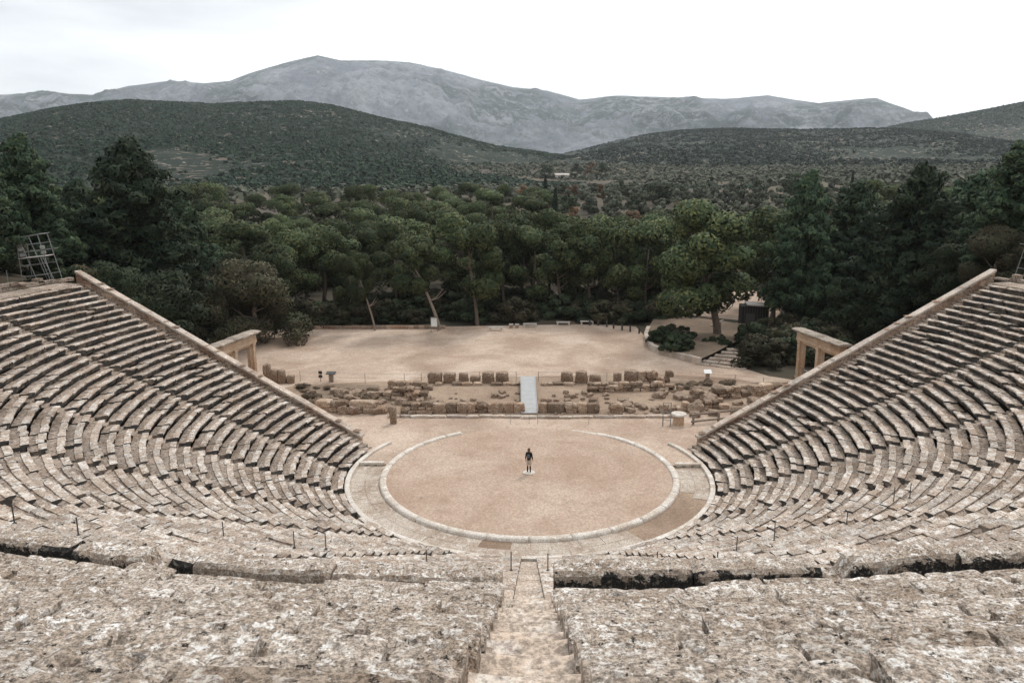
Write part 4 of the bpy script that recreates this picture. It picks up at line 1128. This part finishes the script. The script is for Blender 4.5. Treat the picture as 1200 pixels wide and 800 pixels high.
# ------------------------------------------------------------------ person on the centre stone
def skin(name, joints, edges, mat, parent=None, sub=2):
    me = bpy.data.meshes.new(name); me.from_pydata([j[:3] for j in joints], edges, []); me.update()
    o = link(name, me, mat, parent); md = o.modifiers.new('skin', 'SKIN')
    lay = me.skin_vertices[0] if me.skin_vertices else None
    if lay is None:
        bpy.context.view_layer.objects.active = o
        lay = me.attributes and me.skin_vertices[0]
    for i, j in enumerate(joints):
        rr = j[3]; lay.data[i].radius = rr if isinstance(rr, tuple) else (rr, rr)
    lay.data[0].use_root = True
    md.use_smooth_shade = True
    ss = o.modifiers.new('sub', 'SUBSURF'); ss.levels = sub; ss.render_levels = sub
    return o
M['skin'] = plain('skin', (.48, .30, .21), .6, 0, .03); M['jacket'] = plain('black_jacket', (.018, .02, .022), .8, 0, .1, 12)
M['shorts'] = plain('beige_shorts', (.50, .43, .36), .85, 0, .05, 20); M['hair'] = plain('brown_hair', (.14, .085, .055), .7, 0, .2, 30)
M['pack'] = plain('grey_backpack', (.10, .115, .12), .8, 0, .1, 20); M['boot'] = plain('dark_boots', (.03, .025, .022), .7)
M['sock'] = plain('grey_socks', (.35, .32, .29), .8)
pj = [(0, 0, .93, .14), (0, .005, 1.08, .115), (0, .0, 1.26, .14), (0, -.01, 1.40, .12), (0, -.005, 1.47, .055), (0, .01, 1.53, .055), (0, .02, 1.60, .085), (0, .02, 1.68, .075)]
pe = [(i, i+1) for i in range(7)]
def limb(pts, root):
    b = len(pj); pj.extend(pts); pe.append((root, b)); pe.extend((b+i, b+i+1) for i in range(len(pts)-1)); return b+len(pts)-1
for s in (-1, 1):
    limb([(s*.09, 0, .86, .095), (s*.095, .01, .66, .075), (s*.095, .0, .49, .055), (s*.095, -.015, .32, .052), (s*.095, -.02, .10, .034), (s*.10, .05, .045, .035), (s*.105, .13, .03, .025)], 0)
    e = limb([(s*.145, -.01, 1.385, .062), (s*.190, -.01, 1.25, .045), (s*.215, -.01, 1.10, .040), (s*.245, .02, .95, .033), (s*.262, .035, .86, .024), (s*.270, .04, .80, .026)], 3)
    for k in range(4):
        L = (.065, .075, .07, .055)[k]; y0 = .015+k*.018
        limb([(s*.272, y0, .765, .0085), (s*.268, y0+.004, .765-L*.55, .008), (s*.262, y0+.006, .765-L, .007)], e)
    limb([(s*.262, .075, .785, .010), (s*.255, .088, .755, .009)], e)
per = skin('person', pj, pe, M['skin']); per.location = (0, 0, .168); per.rotation_euler[2] = -.25
tag(per, 'standing person in black jacket and pale shorts on the round centre stone', 'person')
c1 = skin('jacket', [(0, 0, .84, .165), (0, 0, 1.08, .155), (0, 0, 1.27, .170), (0, -.01, 1.41, .13), (0, 0, 1.475, .07)]+sum([[(s*.150, -.01, 1.385, .078), (s*.195, -.01, 1.25, .060), (s*.220, -.01, 1.10, .054), (s*.250, .018, .93, .046)] for s in (-1, 1)], []), [(0, 1), (1, 2), (2, 3), (3, 4), (3, 5), (5, 6), (6, 7), (7, 8), (3, 9), (9, 10), (10, 11), (11, 12)], M['jacket'], per)
c2 = skin('shorts', [(0, 0, 1.0, .145)]+sum([[(s*.075, 0, .80, .115), (s*.09, .01, .46, .10)] for s in (-1, 1)], []), [(0, 1), (1, 2), (0, 3), (3, 4)], M['shorts'], per)
for s in (-1, 1):
    skin('boot', [(s*.095, -.02, .46, .066), (s*.095, -.025, .14, .052), (s*.098, -.01, .055, .052), (s*.105, .10, .04, .042)], [(0, 1), (1, 2), (2, 3)], M['boot'], per)
skin('hair', [(0, 0, 1.76, .09), (0, -.025, 1.64, .118), (0, -.05, 1.52, .10), (0, -.07, 1.42, .07)], [(0, 1), (1, 2), (2, 3)], M['hair'], per)
skin('backpack', [(0, -.17, 1.06, .10), (0, -.18, 1.20, .11), (0, -.16, 1.36, .09)], [(0, 1), (1, 2)], M['pack'], per)
#MARK3
# ------------------------------------------------------------------ trees
GF = 'pines of the wood behind the court'
# big dark conifers at the two sides
def ptree(kind, px, dist, top, label, group=None, **kw): return plant_px(kind, px, dist, top, label, cat='tree', group=group, **kw)
GC = 'big conifers above the side walls'
ptree('conifer0', 25, 88, 160, 'tall dark conifer at the far left edge above the scaffold', GC, wide=.95)
ptree('conifer1', 150, 92, 166, 'tallest broad dark conifer rising behind the left retaining wall', GC, wide=1.0)
ptree('conifer0', -50, 76, 150, 'dark conifer cut by the left frame edge', GC)
ptree('conifer1', 85, 108, 215, 'dark conifer half hidden between the two tall left conifers', GC)
ptree('conifer0', 210, 106, 235, 'shorter dark conifer right of the tallest left conifer', GC)
ptree('bushy', -2, 92, 262, 'brownish broadleaf tree behind the left scaffold', 'brownish broadleaf trees')
ptree('bushy', 285, 99, 302, 'rounded brownish broadleaf tree beside the left portal', 'brownish broadleaf trees', wide=1.15)
ptree('bushy', 212, 96, 318, 'brownish broadleaf tree tucked behind the left wall slope', 'brownish broadleaf trees', wide=1.1)
ptree('dark', 120, 80, 300, 'dark broadleaf tree behind the upper left wall', 'dark broadleaf trees')
ptree('dark', 170, 82, 310, 'dark broadleaf tree low behind the middle of the left wall', 'dark broadleaf trees')
ptree('conifer1', 1080, 96, 196, 'tall broad conifer behind the upper right wall', GC)
ptree('conifer0', 1195, 84, 168, 'very tall dark conifer at the right frame edge', GC)
ptree('conifer1', 1150, 104, 205, 'dark conifer between the two tallest right conifers', GC)
ptree('conifer0', 950, 108, 203, 'slender conifer rising right of the kiosk', GC, wide=.8)
ptree('conifer1', 1010, 112, 215, 'pointed conifer right of the slender conifer', GC)
ptree('conifer0', 1260, 84, 175, 'dark conifer beyond the right frame edge', GC)
ptree('dark', 1012, 104, 335, 'dark broadleaf tree beside the right portal', 'dark broadleaf trees', wide=1.3)
ptree('dark', 1078, 96, 296, 'dark broadleaf tree over the right wall slope', 'dark broadleaf trees', wide=1.2)
ptree('dark', 1130, 90, 278, 'dark broadleaf tree by the right scaffold', 'dark broadleaf trees')
ptree('bushy', 1180, 80, 262, 'brownish broadleaf tree behind the right scaffold', 'brownish broadleaf trees')
# front pines of the wood
ptree('hero0', 557, 105, 262, 'pine with a bare dead-branched trunk standing alone on the sand', GF).rotation_euler[2] = 0
h1 = ptree('hero1', 852, 99, 236, 'broad multi-lobed pine over the planted bed', GF, wide=1.2); h1.rotation_euler[2] = 0
ptree('pine2', 917, 116, 246, 'dark pine behind the kiosk with its trunk showing', GF, wide=1.1)
ptree('leaner', 511, 102, 276, 'pine with a long leaning trunk behind the notice board', GF).rotation_euler[2] = 0
ptree('leaner', 432, 103, 296, 'small pine with a leaning pale trunk at the court edge', GF, wide=.7).rotation_euler[2] = 0
ptree('pine2', 403, 108, 300, 'short pine third from the left at the court edge', GF, wide=.85)
ptree('pine3', 885, 124, 250, 'dark pine behind the kiosk roof', GF)
front = [(340, 112, 275), (372, 116, 270), (460, 114, 262), (480, 120, 258), (535, 118, 255), (590, 116, 262), (625, 114, 268), (660, 113, 262), (695, 113, 262), (730, 112, 268), (760, 112, 262), (310, 104, 285), (385, 122, 262), (610, 124, 250), (645, 126, 248), (705, 124, 252), (745, 124, 262), (780, 118, 256)]
for i, (px, d, top) in enumerate(front):
    ptree('pine%d' % (i % 4), px, d, top, 'pine in the front ranks of the wood along the court', GF)
# undergrowth along the wood edge
GS = 'shrubs under the front pines'
for i in range(130):
    px = rng.uniform(318, 790); d = rng.uniform(107.5, 122); x, y = at_d(px, d)
    plant(rng.choice(['shrub', 'shrub2']), x, y, rng.uniform(1.6, 3.6), 'dark shrub under the front pines at the back of the court', 'shrub', GS, wide=1.25)
for i in range(26):
    if i < 19: px, py = rng.uniform(770, 806), rng.uniform(396, 412)
    else: px, py = rng.uniform(826, 856), rng.uniform(398, 406)
    p = at(px, py, .6)
    plant('shrub', p.x, p.y, rng.uniform(1.2, 2.0)*(.4 if i >= 19 else 1), 'dense green shrub at the left end of the planted bed' if i < 19 else 'low shrub round the pine trunk in the planted bed', 'shrub', 'shrubs at the left end of the bed' if i < 19 else 'low shrubs by the bed pine', z=.55, wide=1.1)
for i in range(34):
    px = rng.uniform(884, 906) if i < 14 else rng.uniform(990, 1130); py = rng.uniform(398, 432) if px < 915 else rng.uniform(335, 372)
    p = at(px, py, .6 if px < 930 else 3); x, y = p.x, p.y
    if math.hypot(x-29, y-22) < 8: continue
    plant(rng.choice(['shrub', 'shrub2']), x, y, rng.uniform(1.6, 3.4), 'dark shrub on the slope beside the right portal', 'shrub', 'shrubs beside the right portal', wide=1.2)
for i in range(34):
    x, y = at_d(rng.uniform(915, 1010), rng.uniform(86, 106))
    if math.hypot(x-29, y-22) < 8.5: continue
    plant(rng.choice(['shrub', 'shrub2']), x, y, rng.uniform(1.6, 3.4), 'dark shrub in the thicket behind the right portal', 'shrub', 'thicket behind the right portal', wide=1.4)
for i in range(30):
    x = -rng.uniform(40, 62); y = rng.uniform(14, 44)
    plant(rng.choice(['shrub', 'shrub2']), x, y, rng.uniform(1.5, 3.2), 'dark shrub on the slope behind the left retaining wall', 'shrub', 'shrubs behind the left wall', wide=1.2)
# scrub in the ruins
for i in range(26):
    p = at(rng.uniform(355, 440), rng.uniform(454, 472), .06)
    plant('dry', p.x, p.y, rng.uniform(.2, .5), 'low dry shrub on the soil left of the ruins', 'shrub', 'dry shrubs in the left ruins', z=.03, wide=1.8)
for i in range(16):
    p = at(rng.uniform(785, 860), rng.uniform(449, 458), .06)
    plant('dry', p.x, p.y, rng.uniform(.2, .5), 'low dry shrub behind the right ruins', 'shrub', 'dry shrubs in the right ruins', z=.03, wide=1.8)
# the wood: rank on rank
placed = []
def free(x, y, s):
    for (a, b, c) in placed:
        if (a-x)**2+(b-y)**2 < ((s+c)/2)**2: return False
    placed.append((x, y, s)); return True
cnt = 0; tries = 0
while cnt < 215 and tries < 9000:
    tries += 1
    d = 118+rng.random()**1.2*115; px = rng.uniform(-60, 1270); x, y = at_d(px, d)
    if 640 < px < 1000 and d > 165: continue
    if 835 < px < 960 and d < 150: continue
    if not free(x, y, 9.0): continue
    h = rng.uniform(10.5, 14.5)
    if px < 250: h += 2
    kd = 'pine%d' % rng.randint(0, 3); wd_ = rng.uniform(.85, 1.45)
    if rng.random() < .07: kd = 'dark'; h *= .8
    plant(kd, x, y, h, 'rounded pine deep in the wood beyond the court' if kd != 'dark' else 'dark broadleaf tree deep in the wood beyond the court', 'tree', GF if kd != 'dark' else 'broadleaf trees in the wood', wide=wd_*(1 if kd != 'dark' else 1.2)); cnt += 1
for px, d, top, lb in ((651, 205, 220, 'tall dark cypress rising between wood and olive groves'), (508, 235, 212, 'distant slim cypress above the left wood'), (639, 260, 206, 'small cypress left of the tall cypress'), (1000, 330, 200, 'slim cypress in the right olive groves')):
    ptree('cypress', px, d, top, lb, 'cypresses beyond the wood')
# olives and oaks in the valley
cnt = 0; tries = 0; placed = []
while cnt < 300 and tries < 20000:
    tries += 1
    d = 185+rng.random()**1.1*190; px = rng.uniform(560, 1230) if rng.random() < .8 else rng.uniform(0, 1230); x, y = at_d(px, d)
    if 0 < px < 620 and d < 300: continue
    if not free(x, y, 5.6): continue
    q = rng.random()
    if q < .80: kd, lb, gp = 'olive%d' % rng.randint(0, 2), 'grey-green olive tree in the valley groves', 'olive trees of the valley'; h = rng.uniform(4, 6.5)
    elif q < .95: kd, lb, gp = 'oak', 'dark evergreen oak in the valley groves', 'oaks of the valley'; h = rng.uniform(5, 8)
    else: kd, lb, gp = 'autumn', 'russet autumn tree in the valley groves', 'russet trees of the valley'; h = rng.uniform(5, 7.5)
    plant(kd, x, y, h, lb, 'tree', gp); cnt += 1
for px, d, h, k, lb in ((641, 640, 12, 'oak', 'dark tree left of the white house'), (692, 650, 13, 'autumn', 'large russet tree right of the white house'), (676, 655, 12, 'oak', 'dark tree right of the white house'), (706, 640, 13, 'oak', 'large dark tree right of the russet tree'), (931, 380, 10, 'oak', 'large dark oak alone in the right groves')):
    x, y = at_d(px, d); plant(k, x, y, h, lb, 'tree')
x, y = at_d(658, 640); t = empty('house', (x, y, gz(x, y)), .2); tag(t, 'tiny white farmhouse in the valley groves', 'house')
m = MB(); m.box((0, 0, 1.3), (11, 7, 3.2)); m.build('wall', M['bench'], t)
m = MB(); m.add([(-6, -4, 2.9), (6, -4, 2.9), (6, 4, 2.9), (-6, 4, 2.9), (-6, 0, 4.1), (6, 0, 4.1)], [(0, 1, 5, 4), (2, 3, 4, 5), (0, 4, 3), (1, 2, 5)]); m.build('roof', M['bench'], t)
for xx in (-3, 0, 3):
    m = MB(); m.box((xx, -3.55, 1.5), (1.1, .1, 1.2)); m.build('window', M['wood'], t)
# scrub masses on valley and hills (uncountable): small leafy clumps on the real surfaces
def clump_cloud(name, X, Y, Z, size, mat, label, per=7, seed=0):
    g = np.random.default_rng(seed); n = len(X); N = n*per
    c = np.repeat(np.stack([X, Y, Z], 1), per, 0); s = np.repeat(size, per)[:, None]
    d = g.normal(size=(N, 3)); d[:, 2] = np.abs(d[:, 2]); d /= np.linalg.norm(d, axis=1)[:, None]
    Pn = c+d*s*np.array([[1, 1, .75]])*(.7+.3*g.random((N, 1)))
    a = np.cross(d, g.normal(size=(N, 3))); a /= np.linalg.norm(a, axis=1)[:, None]; b = np.cross(d, a)
    q = s*(.26+.22*g.random((N, 1)))
    V = np.stack([Pn-a*q, Pn-b*q, Pn+a*q, Pn+b*q], 1).reshape(-1, 3)
    o = link(name, np_mesh(name, V, np.arange(4*N).reshape(-1, 4)), mat); o['kind'] = 'stuff'; tag(o, label, 'scrub'); return o
g2 = np.random.default_rng(5)
n = 26000; d = 330+g2.random(n)**.8*1500; px = g2.uniform(-40, 1250, n)
xy = np.array([at_d(a, b) for a, b in zip(px, d)]); zz = ground_z(xy[:, 0], xy[:, 1]); 
keep = (fbm(xy[:, 0]*.006, xy[:, 1]*.006, 3) > .26)
xy, zz, dd_ = xy[keep], zz[keep], d[keep]
clump_cloud('valley_scrub', xy[:, 0], xy[:, 1], zz+.3, 2.0+g2.random(len(zz))*2.2, M['olive'], 'grey-green groves and scrub covering the valley beyond the wood', per=9)
def scrub_on(surf, n, s0, s1, mat, label, seed, thr=.42, per=7):
    X, Y, Z, s = surf; g = np.random.default_rng(seed)
    i = g.random(n)*(X.shape[0]-1.01); nd = int((s <= 1).sum()); j = g.random(n)**.85*(nd+3)
    i0, j0 = i.astype(int), np.minimum(j.astype(int), X.shape[1]-2); fi, fj = i-i0, j-j0
    def it(A): return (A[i0, j0]*(1-fi)+A[i0+1, j0]*fi)*(1-fj)+(A[i0, j0+1]*(1-fi)+A[i0+1, j0+1]*fi)*fj
    x, y, z = it(X), it(Y), it(Z)
    lump = fbm(x*.0045+4, y*.0045, 6)
    k = (lump-.47)*1.35+.47+.20*g.random(n)-.09 > thr
    clump_cloud('hill_scrub', x[k], y[k], z[k], s0+(s1-s0)*g.random(k.sum())**1.6, mat, label, per, seed)
M['scrub'] = leafmat('maquis_leaves', (.011, .024, .017), (.038, .058, .034), (.020, .036, .023), 0)
scrub_on(hL, 52000, 1.3, 3.4, M['scrub'], 'dark green maquis covering the left hill', 1, .375, 11)
scrub_on(hR, 30000, 1.8, 4.2, M['scrub'], 'dark green maquis dotting the right hill', 2, .385)
scrub_on(hR2, 14000, 2.5, 5.0, M['scrub'], 'dark green maquis on the far right slope', 3, .37)
# grass tufts in joints by the stairs
m = MB()
for k in range(60):
    px, py = (rng.gauss(594, 3), rng.gauss(728, 3))
    r = 40.9+rng.gauss(0, .25); th = -(.27+rng.gauss(0, .03))/41; b = P(r, th, UH0+URS*((r-UR0)/UTR)-.36); 
    q = Vector((rng.gauss(0, .04), rng.gauss(0, .04), rng.uniform(.06, .16))); m.add([b, (b[0]+.012, b[1], b[2]), (b[0]+q.x, b[1]+q.y, b[2]+q.z)], [(0, 1, 2)])
o = m.build('grass', M['leafy']); o['kind'] = 'stuff'; tag(o, 'small green weed tuft in a joint left of the central stair', 'grass')
# ------------------------------------------------------------------ haze
hz = bpy.data.materials.new('haze_air'); hz.use_nodes = True; tn = hz.node_tree; tn.nodes.remove(tn.nodes['Principled BSDF'])
pv_ = tn.nodes.new('ShaderNodeVolumePrincipled'); pv_.inputs['Density'].default_value = HAZE; pv_.inputs['Color'].default_value = (.88, .94, 1.0, 1); pv_.inputs['Anisotropy'].default_value = 0
tn.links.new(pv_.outputs[0], tn.nodes['Material Output'].inputs['Volume'])
m = MB(); m.box((0, 3200, 380), (15000, 7800, 1130)); o = m.build('haze', hz); o['kind'] = 'stuff'; tag(o, 'thin pale blue haze over the whole valley', 'haze')
